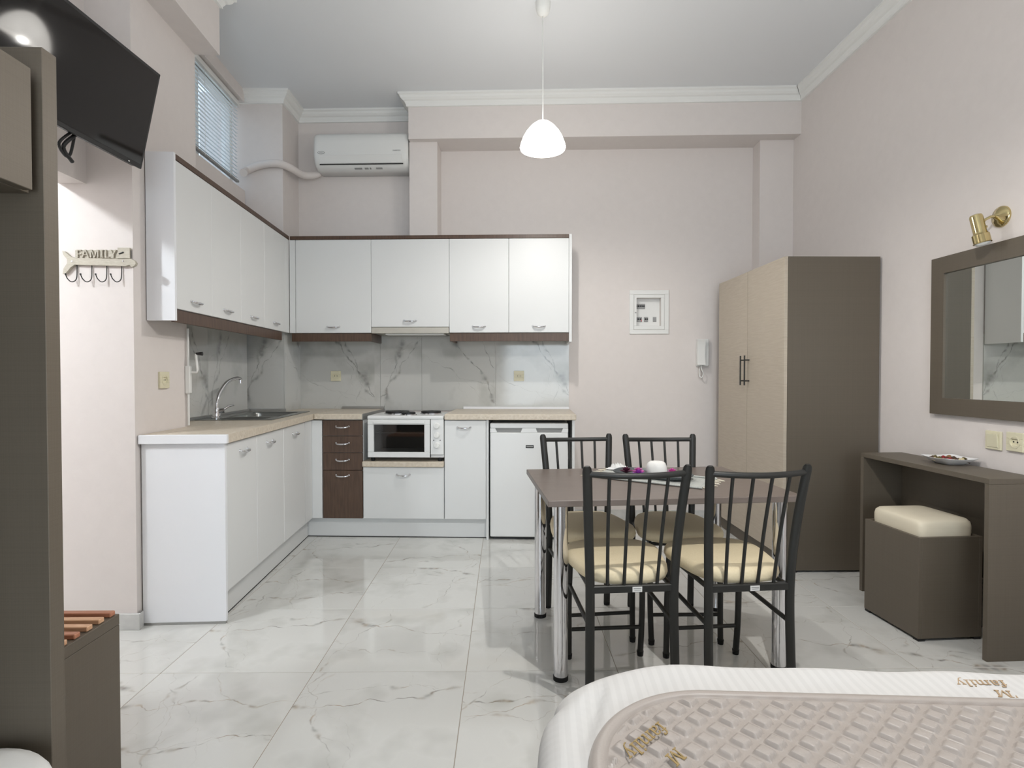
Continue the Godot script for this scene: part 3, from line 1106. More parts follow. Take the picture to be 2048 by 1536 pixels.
func build_kitchen_back() -> void:
	var front := 0.60
	# drawer unit
	var t := thing("drawer_unit", "dark walnut drawer unit with four drawers between white cabinets", "drawers", kbt(0.43, 0, 0))
	box_into(t, "carcass", Vector3(0.001, 0.142, 0.04), Vector3(0.287, 0.85, front - 0.0205), M.white)
	var ys := [0.146, 0.488, 0.491, 0.613, 0.616, 0.733, 0.736, 0.847]
	for i in 4:
		var d := box_into(t, "drawer", Vector3(0.0015, ys[i * 2], front - 0.0185), Vector3(0.2865, ys[i * 2 + 1], front), M.walnut, 0.002)
		var hy: float = [0.455, 0.566, 0.685, 0.803][i]
		handle(d, Vector3(0.144, hy, front))
	# cabinet below the oven
	t = thing("base_cabinet", "low white cabinet with one wide drawer front under the oven", "cabinet", kbt(0.72, 0, 0))
	box_into(t, "carcass", Vector3(0.001, 0.142, 0.04), Vector3(0.579, 0.516, front - 0.0205), M.white)
	var d2 := box_into(t, "door", Vector3(0.0015, 0.146, front - 0.0185), Vector3(0.5785, 0.514, front), M.white, 0.0025)
	handle(d2, Vector3(0.29, 0.462, front))
	# narrow cabinet
	t = thing("base_cabinet", "narrow white base cabinet between oven and fridge", "cabinet", kbt(1.302, 0, 0))
	box_into(t, "carcass", Vector3(0.001, 0.142, 0.04), Vector3(0.296, 0.85, front - 0.0205), M.white)
	d2 = box_into(t, "door", Vector3(0.0015, 0.146, front - 0.0185), Vector3(0.2955, 0.847, front), M.white, 0.0025)
	handle(d2, Vector3(0.14, 0.80, front))
	# end panels of the fridge bay
	t = thing("end_panel", "white upright panel at the free end of the back counter, right of the fridge", "panel", kbt(2.205, 0, 0))
	box_into(t, "panel", Vector3(0, 0.0, 0.012), Vector3(0.018, 0.8515, front), M.white, 0.001)
	t = thing("end_panel", "white upright panel between narrow cabinet and fridge", "panel", kbt(1.600, 0, 0))
	box_into(t, "panel", Vector3(0, 0.0, 0.012), Vector3(0.016, 0.8515, front), M.white, 0.001)
	# kickboard
	t = thing("kickboard", "white kickboard under the drawer unit and oven cabinet", "kickboard", kbt(0.30, 0, 0.55))
	box_into(t, "board", Vector3(0.0, 0.006, -0.016), Vector3(1.299, 0.14, 0), M.white, 0.001)
	box_into(t, "seal_strip", Vector3(0.002, 0.0, -0.0145), Vector3(1.298, 0.0058, -0.001), M.rubber, 0.0)
	# worktops
	var cl := 0.377
	t = thing("worktop", "short beige worktop above the walnut drawers", "worktop", kbt(0, 0, 0))
	box_into(t, "slab", Vector3(cl, 0.853, 0.012), Vector3(0.722, 0.893, 0.62), M.worktop, 0.004)
	box_into(t, "upstand", Vector3(cl + 0.001, 0.8935, 0.010), Vector3(0.722, 0.912, 0.022), M.alu, 0.001)
	box_into(t, "edge_strip", Vector3(0.7225, 0.852, 0.012), Vector3(0.7255, 0.894, 0.62), M.alu, 0.0005)
	t = thing("worktop", "beige stone-look worktop above the fridge", "worktop", kbt(0, 0, 0))
	box_into(t, "slab", Vector3(1.306, 0.853, 0.012), Vector3(2.232, 0.893, 0.62), M.worktop, 0.004)
	box_into(t, "upstand", Vector3(1.37, 0.8935, 0.010), Vector3(2.222, 0.912, 0.022), M.white_edge, 0.001)
	t = thing("oven_shelf", "beige shelf board carrying the countertop oven", "shelf", kbt(0.72, 0, 0))
	box_into(t, "board", Vector3(0.0, 0.518, 0.012), Vector3(0.58, 0.556, 0.62), M.worktop, 0.004)
	build_oven()
	build_fridge()


func build_oven() -> void:
	var t := thing("countertop_oven", "white countertop oven with three hotplates and three knobs", "oven", kbt(0.757, 0.556, 0.24))
	var w := 0.542
	var z1 := 0.375
	# body with the cavity left open
	var st := S()
	box(st, Vector3(0, 0.026, 0), Vector3(w, 0.05, z1 - 0.022), 0.004)
	box(st, Vector3(0, 0.30, 0), Vector3(w, 0.325, z1 + 0.004), 0.006)
	box(st, Vector3(0, 0.05, 0), Vector3(0.02, 0.30, z1 - 0.022), 0.001)
	box(st, Vector3(0.45, 0.05, 0), Vector3(w, 0.30, z1 - 0.002), 0.003)
	box(st, Vector3(0.02, 0.05, 0), Vector3(0.45, 0.30, 0.02), 0.001)
	part(t, "housing", st, M.gloss_white)
	st = S()
	box(st, Vector3(0.021, 0.051, 0.021), Vector3(0.449, 0.299, 0.03), 0.0)
	part(t, "cavity_lining", st, M.black)
	st = S()
	for i in 12:
		tube(st, PackedVector3Array([Vector3(0.04 + i * 0.035, 0.2, 0.04), Vector3(0.04 + i * 0.035, 0.2, 0.33)]), 0.002, 6)
	tube(st, PackedVector3Array([Vector3(0.03, 0.2, 0.335), Vector3(0.44, 0.2, 0.335)]), 0.003, 6)
	part(t, "rack", st, M.chrome)
	# door: frame, glass, grip
	var dz0 := z1 - 0.02
	st = S()
	box(st, Vector3(0.003, 0.03, dz0), Vector3(0.446, 0.068, z1 + 0.004), 0.003)
	box(st, Vector3(0.003, 0.262, dz0), Vector3(0.446, 0.298, z1 + 0.004), 0.003)
	box(st, Vector3(0.003, 0.068, dz0), Vector3(0.046, 0.262, z1 + 0.004), 0.003)
	box(st, Vector3(0.406, 0.068, dz0), Vector3(0.446, 0.262, z1 + 0.004), 0.003)
	var d := part(t, "door", st, M.gloss_white)
	box_into(d, "glass", Vector3(0.046, 0.068, dz0 + 0.006), Vector3(0.406, 0.262, dz0 + 0.010), M.dark_glass, 0.0)
	st = S()
	box(st, Vector3(0.045, 0.268, z1 + 0.004), Vector3(0.41, 0.286, z1 + 0.022), 0.006)
	part(d, "door_grip", st, M.gloss_white)
	box_into(t, "seam", Vector3(0.4465, 0.03, z1 - 0.02), Vector3(0.4495, 0.30, z1 - 0.0015), M.black, 0.0)
	for y: float in [0.255, 0.188, 0.118]:
		st = S()
		lathe(st, Transform3D(Basis(Vector3.RIGHT, PI / 2), Vector3(0.494, y, z1 - 0.002)), [Vector2(0.0225, 0), Vector2(0.0225, 0.004), Vector2(0.019, 0.006), Vector2(0.0175, 0.018), Vector2(0.0, 0.019)], 22)
		box(st, Vector3(0.492, y - 0.016, z1 + 0.016), Vector3(0.496, y + 0.016, z1 + 0.021), 0.001)
		part(t, "knob", st, M.plastic)
	for x: float in [0.472, 0.518]:
		st = S()
		lathe(st, Transform3D(Basis(Vector3.RIGHT, PI / 2), Vector3(x, 0.152, z1 - 0.002)), [Vector2(0.0035, 0), Vector2(0.0035, 0.002), Vector2(0, 0.0024)], 10)
		part(t, "indicator_lamp", st, M.black)
	for p: Array in [[0.165, 0.16, 0.088], [0.415, 0.15, 0.074], [0.275, 0.285, 0.05]]:
		var xf := Transform3D(Basis(), Vector3(p[0], 0.325, p[1]))
		var r: float = p[2]
		st = S()
		lathe(st, xf, [Vector2(r + 0.008, 0), Vector2(r + 0.006, 0.006), Vector2(r, 0.008)], 30)
		var ring := part(t, "hotplate", st, M.chrome)
		st = S()
		lathe(st, xf, [Vector2(r, 0.0), Vector2(r, 0.019), Vector2(r - 0.004, 0.021), Vector2(r * 0.3, 0.021), Vector2(r * 0.28, 0.019), Vector2(0, 0.019)], 30)
		part(ring, "plate", st, M.black, "black cast hotplate")
	for x: float in [0.03, w - 0.03]:
		for z: float in [0.03, z1 - 0.04]:
			st = S()
			lathe(st, Transform3D(Basis(), Vector3(x, 0, z)), [Vector2(0, 0), Vector2(0.014, 0), Vector2(0.016, 0.027), Vector2(0, 0.027)], 12)
			part(t, "foot", st, M.rubber)


func build_fridge() -> void:
	var t := thing("fridge", "white undercounter fridge beside the dining table", "fridge", kbt(1.627, 0, 0.04))
	var w := 0.55
	var z1 := 0.555
	box_into(t, "body", Vector3(0.004, 0.022, 0), Vector3(w - 0.004, 0.828, z1 - 0.05), M.gloss_white, 0.004)
	var st := S()
	box(st, Vector3(0, 0.022, z1 - 0.046), Vector3(w, 0.762, z1), 0.005)
	box(st, Vector3(0, 0.793, z1 - 0.046), Vector3(w, 0.828, z1), 0.004)
	box(st, Vector3(0.0, 0.762, z1 - 0.046), Vector3(w, 0.7925, z1 - 0.022), 0.001)
	var grip := [PackedVector2Array([Vector2(0, 0.762), Vector2(0.05, 0.762), Vector2(0.036, 0.7925), Vector2(0, 0.7925)]), PackedVector2Array([Vector2(0.215, 0.762), Vector2(0.335, 0.762), Vector2(0.322, 0.7925), Vector2(0.228, 0.7925)]), PackedVector2Array([Vector2(w - 0.05, 0.762), Vector2(w, 0.762), Vector2(w, 0.7925), Vector2(w - 0.036, 0.7925)])]
	for g in grip:
		extrude(st, Transform3D(Basis(), Vector3(0, 0, z1 - 0.022)), g, 0.021)
	var d := part(t, "door", st, M.gloss_white)
	box_into(d, "grip_recess", Vector3(0.036, 0.7625, z1 - 0.022), Vector3(0.24, 0.792, z1 - 0.0215), M.grey_plastic, 0.0)
	box_into(d, "grip_recess", Vector3(0.315, 0.7625, z1 - 0.022), Vector3(w - 0.036, 0.792, z1 - 0.0215), M.grey_plastic, 0.0)
	box_into(d, "badge", Vector3(0.252, 0.653, z1), Vector3(0.308, 0.674, z1 + 0.002), M.black, 0.0005, )
	box_into(d, "badge_inlay", Vector3(0.257, 0.659, z1 + 0.002), Vector3(0.303, 0.668, z1 + 0.0024), M.grey_plastic, 0.0)
	box_into(t, "base_grille", Vector3(0.02, 0.0, 0.03), Vector3(w - 0.02, 0.021, z1 - 0.03), M.black, 0.001)


func build_wall_cabinets() -> void:
	var y0 := 1.488
	var y1 := 2.193
	# left run, doors face +x of KL at x = -0.25
	var zs := [-0.078, -0.438, -0.813, -1.19, -1.60]
	var names := ["white wall cabinet at the free end of the left row, with a plain end panel", "white wall cabinet on the left, second from the free end", "white wall cabinet on the left, third from the free end", "white wall cabinet on the left, next to the corner"]
	for i in 4:
		var a: float = zs[i]
		var b: float = zs[i + 1]
		var t := thing("wall_cabinet", names[i], "cabinet", klt(-0.25, 0, a))
		var back := -0.13 if i <= 1 else -0.295
		box_into(t, "carcass", Vector3(back, y0, b - a + 0.0008), Vector3(-0.0205, y1, -0.0008), M.white, 0.001)
		var d := box_into(t, "door", Vector3(-0.0185, y0, b - a + 0.0008), Vector3(0, y1, -0.0008), M.white, 0.002)
		handle(d, Vector3(0, y0 + 0.052, (b - a) / 2.0), 90)
		if i == 0:
			box_into(t, "end_panel", Vector3(-0.13, 1.43, 0.0004), Vector3(0.001, 2.225, 0.0174), M.white_edge, 0.001)
	var f := thing("corner_filler", "narrow white filler panel in the corner of the wall cabinets", "panel", klt(-0.25, 0, -1.602))
	var st := S()
	box(st, Vector3(-0.0185, y0, -0.088), Vector3(0, y1, 0.0), 0.001)
	part(f, "left_panel", st, M.white)
	st = S()
	box(st, Vector3(0.08, y0, 0.3015), Vector3(0.124, y1, 0.32), 0.001, klt(-0.25, 0, -1.602).affine_inverse() * KB)
	part(f, "right_panel", st, M.white)
	var c := thing("cabinet_cornice", "thin walnut strip along the top of the left wall cabinets", "trim strip", klt(-0.25, 0, 0))
	box_into(c, "strip", Vector3(-0.04, y1 + 0.002, -1.69), Vector3(0.002, 2.222, -0.0785), M.walnut, 0.001)
	c = thing("light_pelmet", "walnut pelmet board under the left wall cabinets", "pelmet", klt(-0.25, 0, 0))
	box_into(c, "board", Vector3(-0.028, 1.425, -1.55), Vector3(-0.010, y0 - 0.0015, -0.0785), M.walnut, 0.001)
	# back run
	var xs := [0.126, 0.705, 1.299, 1.749, 2.200]
	var bn := ["wide white wall cabinet beside the corner", "white wall cabinet with a shorter door above the cooker hood", "white wall cabinet between the hood and the last cabinet", "white wall cabinet at the free end of the back row"]
	for i in 4:
		var a2: float = xs[i]
		var w: float = xs[i + 1] - a2
		var yb := 1.532 if i == 1 else y0
		var t2 := thing("wall_cabinet", bn[i], "cabinet", kbt(a2, 0, 0))
		box_into(t2, "carcass", Vector3(0.0008, yb, 0.010 if i == 0 or i > 1 else 0.012), Vector3(w - 0.0008, y1, 0.2995), M.white, 0.001)
		var d3 := box_into(t2, "door", Vector3(0.001, yb, 0.3015), Vector3(w - 0.001, y1, 0.32), M.white, 0.002)
		handle(d3, Vector3(w / 2.0, yb + 0.048, 0.32))
		if i == 3:
			box_into(t2, "end_panel", Vector3(w + 0.0004, 1.418, 0.012), Vector3(w + 0.0215, 2.224, 0.322), M.white, 0.001)
	c = thing("cabinet_cornice", "thin walnut strip along the top of the back wall cabinets", "trim strip", kbt(0, 0, 0))
	box_into(c, "strip", Vector3(0.085, y1 + 0.002, 0.28), Vector3(2.1995, 2.222, 0.322), M.walnut, 0.001)
	c = thing("light_pelmet", "walnut pelmet board under the corner cabinet, ending at the hood", "pelmet", kbt(0, 0, 0))
	box_into(c, "board", Vector3(0.09, 1.424, 0.292), Vector3(0.703, y0 - 0.0015, 0.310), M.walnut, 0.001)
	box_into(c, "return_board", Vector3(0.685, 1.424, 0.014), Vector3(0.703, y0 - 0.0015, 0.2915), M.walnut, 0.001)
	c = thing("light_pelmet", "walnut pelmet board under the two cabinets right of the hood", "pelmet", kbt(0, 0, 0))
	box_into(c, "board", Vector3(1.302, 1.424, 0.292), Vector3(2.1995, y0 - 0.0015, 0.310), M.walnut, 0.001)
	box_into(c, "return_board", Vector3(1.302, 1.424, 0.014), Vector3(1.320, y0 - 0.0015, 0.2915), M.walnut, 0.001)
	# cooker hood
	var h := thing("cooker_hood", "slim beige metal cooker hood between the wall cabinets", "cooker hood", kbt(0.706, 0, 0))
	box_into(h, "housing", Vector3(0.002, 1.486, 0.012), Vector3(0.590, 1.530, 0.300), M.hood, 0.001)
	box_into(h, "front_strip", Vector3(0.002, 1.484, 0.3005), Vector3(0.590, 1.529, 0.322), M.hood, 0.002)
	box_into(h, "light_cover", Vector3(0.10, 1.474, 0.20), Vector3(0.55, 1.4855, 0.292), M.plastic, 0.003)
	box_into(h, "grease_filter", Vector3(0.06, 1.480, 0.03), Vector3(0.55, 1.4855, 0.19), M.alu, 0.001)


# ---------------------------------------------------------------- things on the walls
func socket(xf: Transform3D, label: String, cat := "socket") -> void:
	var t := thing("wall_socket", label, cat, xf)
	var st := S()
	box(st, Vector3(-0.041, -0.041, 0.0), Vector3(0.041, 0.041, 0.005), 0.002)
	for s: float in [-1.0, 1.0]:
		box(st, Vector3(-0.041, 0.027 * s - 0.014, 0.005), Vector3(0.041, 0.027 * s + 0.014, 0.012), 0.002)
		box(st, Vector3(0.034 * s - 0.007, -0.013, 0.005), Vector3(0.034 * s + 0.007, 0.013, 0.012), 0.001)
	part(t, "plate", st, M.cream_plastic)
	st = S()
	lathe(st, Transform3D(Basis(Vector3.RIGHT, PI / 2), Vector3(0, 0, 0.0052)), [Vector2(0.0285, 0.0), Vector2(0.0285, 0.008), Vector2(0.0215, 0.0085), Vector2(0.0205, 0.0008), Vector2(0, 0.0006)], 24)
	var w := part(t, "well", st, M.cream_plastic)
	for s: float in [-1.0, 1.0]:
		st = S()
		lathe(st, Transform3D(Basis(Vector3.RIGHT, PI / 2), Vector3(0.0095 * s, 0, 0.0059)), [Vector2(0.0034, 0.0), Vector2(0.0034, 0.0008), Vector2(0, 0.0008)], 10)
		part(w, "pin_hole", st, M.black)


func build_wall_items() -> void:
	socket(KB * tf(0.326, 1.16, 0.008), "cream socket on the marble splashback beside the corner")
	socket(KB * tf(1.819, 1.16, 0.008), "cream socket on the marble splashback above the fridge")
	socket(KL * Transform3D(Basis(Vector3.UP, PI / 2), Vector3(BLOCK_X, 1.146, -0.20)), "cream socket on the plain wall above the free end of the counter")
	socket(Transform3D(Basis(Vector3.UP, -PI / 2), Vector3(RIGHT_X, 0.881, -2.416)), "cream socket on the wall above the dressing table")
	var sw := thing("light_switch", "cream rocker switch beside the socket above the dressing table", "switch", Transform3D(Basis(Vector3.UP, -PI / 2), Vector3(RIGHT_X, 0.876, -2.527)))
	box_into(sw, "plate", Vector3(-0.042, -0.042, 0), Vector3(0.042, 0.042, 0.009), M.cream_plastic, 0.003)
	var st := S()
	box(st, Vector3(-0.029, -0.031, 0.0), Vector3(0.029, 0.031, 0.006), 0.002, Transform3D(Basis(Vector3.RIGHT, deg_to_rad(5)), Vector3(0, 0, 0.0085)))
	part(sw, "rocker", st, M.cream_plastic)
	# fuse box
	var f := thing("fuse_box", "white recessed fuse box with a window showing black breakers", "fuse box", KB * tf(2.705, 1.497, 0.0))
	var w := 0.312
	var h := 0.350
	st = S()
	box(st, Vector3(0, 0, 0.0), Vector3(w, 0.034, 0.012), 0.002)
	box(st, Vector3(0, h - 0.034, 0.0), Vector3(w, h, 0.012), 0.002)
	box(st, Vector3(0, 0.034, 0.0), Vector3(0.034, h - 0.034, 0.012), 0.001)
	box(st, Vector3(w - 0.034, 0.034, 0.0), Vector3(w, h - 0.034, 0.012), 0.001)
	part(f, "frame", st, M.plastic)
	st = S()
	box(st, Vector3(0.0355, 0.0355, 0.0), Vector3(w - 0.0355, 0.064, 0.013), 0.0015)
	box(st, Vector3(0.0355, h - 0.062, 0.0), Vector3(w - 0.0355, h - 0.0355, 0.013), 0.0015)
	box(st, Vector3(0.0355, 0.064, 0.0), Vector3(0.056, h - 0.062, 0.013), 0.0015)
	box(st, Vector3(w - 0.062, 0.064, 0.0), Vector3(w - 0.0355, h - 0.062, 0.013), 0.0015)
	var d := part(f, "door", st, M.plastic)
	box_into(d, "latch", Vector3(0.042, 0.166, 0.013), Vector3(0.054, 0.174, 0.017), M.grey_plastic, 0.001)
	box_into(f, "backplate", Vector3(0.056, 0.064, -0.0420), Vector3(w - 0.062, h - 0.062, -0.0402), M.plastic, 0.0)
	box_into(f, "breaker_rail", Vector3(0.057, 0.205, -0.0400), Vector3(0.132, 0.246, -0.0350), M.grey_plastic, 0.0008)
	for i in 5:
		box_into(f, "breaker_switch", Vector3(0.0595 + i * 0.0145, 0.221, -0.0350), Vector3(0.0700 + i * 0.0145, 0.234, -0.0308), M.black, 0.001)
	box_into(f, "breaker_rail", Vector3(0.066, 0.100, -0.0400), Vector3(0.108, 0.139, -0.0350), M.grey_plastic, 0.0008)
	box_into(f, "breaker_rail", Vector3(0.124, 0.100, -0.0400), Vector3(0.156, 0.139, -0.0350), M.grey_plastic, 0.0008)
	box_into(f, "breaker_rail", Vector3(0.196, 0.100, -0.0400), Vector3(0.223, 0.139, -0.0350), M.grey_plastic, 0.0008)
	for x: float in [0.073, 0.089, 0.131, 0.145]:
		box_into(f, "breaker_switch", Vector3(x, 0.116, -0.0350), Vector3(x + 0.010, 0.129, -0.0308), M.black, 0.001)
	box_into(f, "test_button", Vector3(0.1, 0.104, -0.0350), Vector3(0.107, 0.118, -0.0335), mat(rgb(205, 120, 124), 0.5), 0.0005)
	# door phone
	var p := thing("door_phone", "white door phone handset with a looped cord beside the wardrobe", "door phone", KB * tf(3.222, 1.236, 0.0))
	box_into(p, "base", Vector3(0.012, 0.0, 0.0), Vector3(0.108, 0.218, 0.036), M.plastic, 0.006)
	st = S()
	var hp := PackedVector2Array()
	for i in 13:
		var y := 0.012 + 0.198 * i / 12.0
		var b := absf(i / 6.0 - 1.0)
		hp.append(Vector2(0.038 + 0.022 + 0.012 * pow(b, 3.0), y))
	for i in 13:
		var y := 0.21 - 0.198 * i / 12.0
		var b := absf(i / 6.0 - 1.0)
		hp.append(Vector2(0.038 + 0.016 * pow(1.0 - b, 0.6) - 0.0 * b, y))
	extrude(st, Transform3D(Basis(Vector3(0, 0, 1), Vector3(0, 1, 0), Vector3(-1, 0, 0)), Vector3(0.07, 0, 0)), hp, 0.062)
	part(p, "handset", st, M.plastic)
	box_into(p, "seam", Vector3(0.0705, 0.02, 0.036), Vector3(0.078, 0.205, 0.0375), M.grey_plastic, 0.0005)
	st = S()
	tube(st, smooth_path([Vector3(0.045, 0.016, 0.045), Vector3(0.046, -0.02, 0.047), Vector3(0.060, -0.055, 0.045), Vector3(0.050, -0.088, 0.040), Vector3(0.034, -0.074, 0.034), Vector3(0.034, -0.035, 0.026), Vector3(0.046, 0.004, 0.02)], 8), 0.0045, 8)
	part(p, "cord", st, M.plastic)
	# air conditioner
	var a := thing("air_conditioner", "white split air conditioner mounted high beside the pilaster", "air conditioner", KB * tf(0.222, 2.775, 0.006))
	var aw := 0.742
	var prof := PackedVector2Array([Vector2(0, 0), Vector2(0.12, 0.0), Vector2(0.165, 0.022), Vector2(0.19, 0.062), Vector2(0.203, 0.095), Vector2(0.205, 0.20), Vector2(0.198, 0.245), Vector2(0.175, 0.272), Vector2(0.14, 0.282), Vector2(0, 0.282)])
	var rows: Array = []
	for e: Array in [[0.0, 0.90], [0.006, 0.955], [0.02, 0.99], [0.04, 1.0], [aw - 0.04, 1.0], [aw - 0.02, 0.99], [aw - 0.006, 0.955], [aw, 0.90]]:
		var ring := PackedVector3Array()
		for q in prof:
			ring.append(Vector3(float(e[0]), 0.141 + (q.y - 0.141) * float(e[1]), q.x * float(e[1])))
		rows.append(ring)
	st = S()
	grid(st, rows, true, true)
	for e2 in [0, 7]:
		var rr: PackedVector3Array = rows[e2]
		var nn := Vector3(-1 if e2 == 0 else 1, 0, 0)
		for q in range(1, rr.size() - 1):
			tri(st, rr[0], rr[q], rr[q + 1], nn, nn, nn)
	part(a, "housing", st, M.plastic)
	st = S()
	tube(st, PackedVector3Array([Vector3(0.045, 0.036, 0.177), Vector3(0.70, 0.036, 0.177)]), 0.0045, 8)
	part(a, "air_slot", st, M.black)
	st = S()
	box(st, Vector3(0.05, 0.0, -0.001), Vector3(0.695, 0.062, 0.003), 0.001, Transform3D(Basis(Vector3.RIGHT, deg_to_rad(25)), Vector3(0, 0.043, 0.181)))
	part(a, "louver_flap", st, M.plastic)
	st = S()
	var oval := PackedVector2Array()
	for i in 24:
		oval.append(Vector2(0.028 * cos(TAU * i / 24), 0.012 * sin(TAU * i / 24)))
	extrude(st, tf(0.065, 0.118, 0.2035), oval, 0.0015)
	var lg := part(a, "logo_oval", st, M.grey_plastic)
	st = S()
	var oval2 := PackedVector2Array()
	for i in 24:
		oval2.append(Vector2(0.023 * cos(TAU * i / 24), 0.008 * sin(TAU * i / 24)))
	extrude(st, tf(0.065, 0.118, 0.205), oval2, 0.0006)
	part(lg, "logo_inlay", st, M.plastic)
	box_into(lg, "logo_bar", Vector3(0.05, 0.116, 0.2056), Vector3(0.08, 0.1195, 0.2062), M.grey_plastic, 0.0)
	text(a, "lettering", "INVERTER", 0.014, 0.001, M.grey_plastic, tf(0.655, 0.128, 0.2045))
	for q: Array in [[0.31, 0.06], [0.39, 0.03], [0.43, 0.012], [0.48, 0.05]]:
		st = S()
		box(st, Vector3(float(q[0]), -0.008, -0.001), Vector3(float(q[0]) + float(q[1]), 0.008, 0.001), 0.0, Transform3D(Basis(Vector3.RIGHT, deg_to_rad(62)), Vector3(0, 0.012, 0.147)))
		part(a, "rating_sticker", st, M.grey_plastic)
	# pipe of the air conditioner
	var pp := thing("pipe_sleeve", "white wrapped pipe running from the window to the air conditioner", "pipe")
	st = S()
	tube(st, smooth_path([kl(NICHE_X + 0.03, 2.65, -1.56), Vector3(-1.93, 2.705, PILLAR_Z + 0.032), Vector3(-1.83, 2.745, PILLAR_Z + 0.032), Vector3(-1.70, 2.755, PILLAR_Z + 0.034), Vector3(-1.63, 2.745, -4.36), kb(0.12, 2.74, 0.16), kb(0.18, 2.765, 0.08), kb(0.215, 2.79, 0.06)], 6), 0.028, 12)
	part(pp, "sleeve", st, M.wall)
	# television on an arm
	var tr := Vector3(-1.432, 2.423, -2.40)
	var yaw := deg_to_rad(2.5)
	var d1 := Vector3(sin(yaw), 0, -cos(yaw))           # along the width, away from the camera
	var nrm_h := Vector3(cos(yaw), 0, sin(yaw))         # horizontal normal to the room
	var tilt := deg_to_rad(12.5)
	var upv := (Vector3.UP * cos(tilt) + nrm_h * sin(tilt)).normalized()
	var nz := d1.cross(upv) * -1.0
	if nz.x < 0:
		nz = -nz
	var xx := upv.cross(nz)
	var tv := thing("television", "black flat television on a wall arm above the doorway, tilted down", "television", Transform3D(Basis(xx, upv, nz), tr))
	var W := 0.70
	var H := 0.40
	# local: origin at the far top corner; find sign of x towards the camera
	var sgn := -1.0 if xx.dot(d1) > 0 else 1.0
	var xa := minf(0.0, sgn * W)
	var xb := maxf(0.0, sgn * W)
	box_into(tv, "back_shell", Vector3(xa + 0.004, -H + 0.004, -0.045), Vector3(xb - 0.004, -0.004, -0.012), M.black, 0.012)
	box_into(tv, "bezel", Vector3(xa, -H, -0.012), Vector3(xb, 0, -0.001), M.black, 0.002)
	box_into(tv, "screen", Vector3(xa + 0.012, -H + 0.016, -0.001), Vector3(xb - 0.012, -0.012, 0.0005), M.screen, 0.0)
	box_into(tv, "standby_light", Vector3(xa + (0.62 if sgn < 0 else 0.08), -H + 0.005, -0.001), Vector3(xa + (0.626 if sgn < 0 else 0.086), -H + 0.009, 0.001), M.plastic, 0.0)
	var mid := (xa + xb) / 2.0
	box_into(tv, "mount_plate", Vector3(mid - 0.1, -0.3, -0.06), Vector3(mid + 0.1, -0.1, -0.0452), M.black, 0.002)
	var inv := tv.transform.affine_inverse()
	var wallp := inv * Vector3(-1.895, 2.25, -2.05)
	st = S()
	tube(st, PackedVector3Array([Vector3(mid, -0.2, -0.058), wallp]), 0.018, 10)
	part(tv, "wall_arm", st, M.black)
	st = S()
	var px := sgn * 0.33
	tube(st, smooth_path([Vector3(px, -H + 0.01, -0.03), Vector3(px + 0.03 * sgn, -H - 0.045, -0.04), Vector3(px - 0.015 * sgn, -H - 0.075, -0.05), Vector3(px - 0.035 * sgn, -H - 0.06, -0.05), Vector3(px - 0.02 * sgn, -H + 0.01, -0.035)], 8), 0.005, 8)
	tube(st, smooth_path([Vector3(px - 0.02 * sgn, -H + 0.01, -0.03), Vector3(px + 0.005 * sgn, -H - 0.05, -0.045), Vector3(px - 0.05 * sgn, -H - 0.085, -0.05)], 6), 0.007, 8)
	part(tv, "cable", st, M.black)
	# coat hook rack shaped like a fish
	var r := thing("hook_rack", "driftwood fish hook rack with raised letters and four black hooks", "hook rack", tf(-1.945, 1.665, -2.61))
	st = S()
	var fish := PackedVector2Array([Vector2(0.0, 0.006), Vector2(0.225, 0.0), Vector2(0.245, 0.006), Vector2(0.256, -0.004), Vector2(0.27, 0.004), Vector2(0.274, 0.014), Vector2(0.267, 0.026), Vector2(0.25, 0.034), Vector2(0.23, 0.032), Vector2(0.0, 0.036), Vector2(-0.02, 0.044), Vector2(-0.046, 0.066), Vector2(-0.055, 0.068), Vector2(-0.05, 0.05), Vector2(-0.034, 0.03), Vector2(-0.034, 0.012), Vector2(-0.05, -0.012), Vector2(-0.054, -0.036), Vector2(-0.04, -0.032), Vector2(-0.018, -0.006)])
	extrude(st, tf(0, 0, 0.0), fish, 0.016)
	part(r, "fish_board", st, M.driftwood)
	st = S()
	box(st, Vector3(-0.004, 0.036, 0.0), Vector3(0.245, 0.074, 0.007), 0.001)
	box(st, Vector3(0.19, 0.036, 0.0), Vector3(0.245, 0.084, 0.012), 0.001)
	part(r, "letter_board", st, M.driftwood)
	text(r, "lettering", "FAMILY", 0.054, 0.008, M.driftwood, Transform3D(Basis.from_scale(Vector3(1.02, 0.92, 1)), Vector3(0.094, 0.0555, 0.010)))
	st = S()
	tube(st, PackedVector3Array([Vector3(0.198, 0.056, 0.0135), Vector3(0.218, 0.063, 0.0135)]), 0.003, 6)
	part(r, "carved_mark", st, M.iron)
	for p2: Vector2 in [Vector2(-0.012, 0.02), Vector2(0.218, 0.022)]:
		st = S()
		lathe(st, Transform3D(Basis(Vector3.RIGHT, PI / 2), Vector3(p2.x, p2.y, 0.016)), [Vector2(0.004, 0), Vector2(0.0035, 0.002), Vector2(0, 0.003)], 10)
		part(r, "screw", st, M.chrome)
	for i in 4:
		st = S()
		var x := 0.003 + i * 0.067
		tube(st, smooth_path([Vector3(x, 0.01, 0.006), Vector3(x, -0.045, 0.007), Vector3(x - 0.003, -0.066, 0.014), Vector3(x - 0.012, -0.073, 0.026), Vector3(x - 0.021, -0.060, 0.036), Vector3(x - 0.026, -0.042, 0.040)], 5), 0.0022, 8)
		ball(st, Vector3(x - 0.026, -0.041, 0.040), Vector3(0.004, 0.004, 0.004), 8, 6)
		part(r, "hook", st, M.iron)


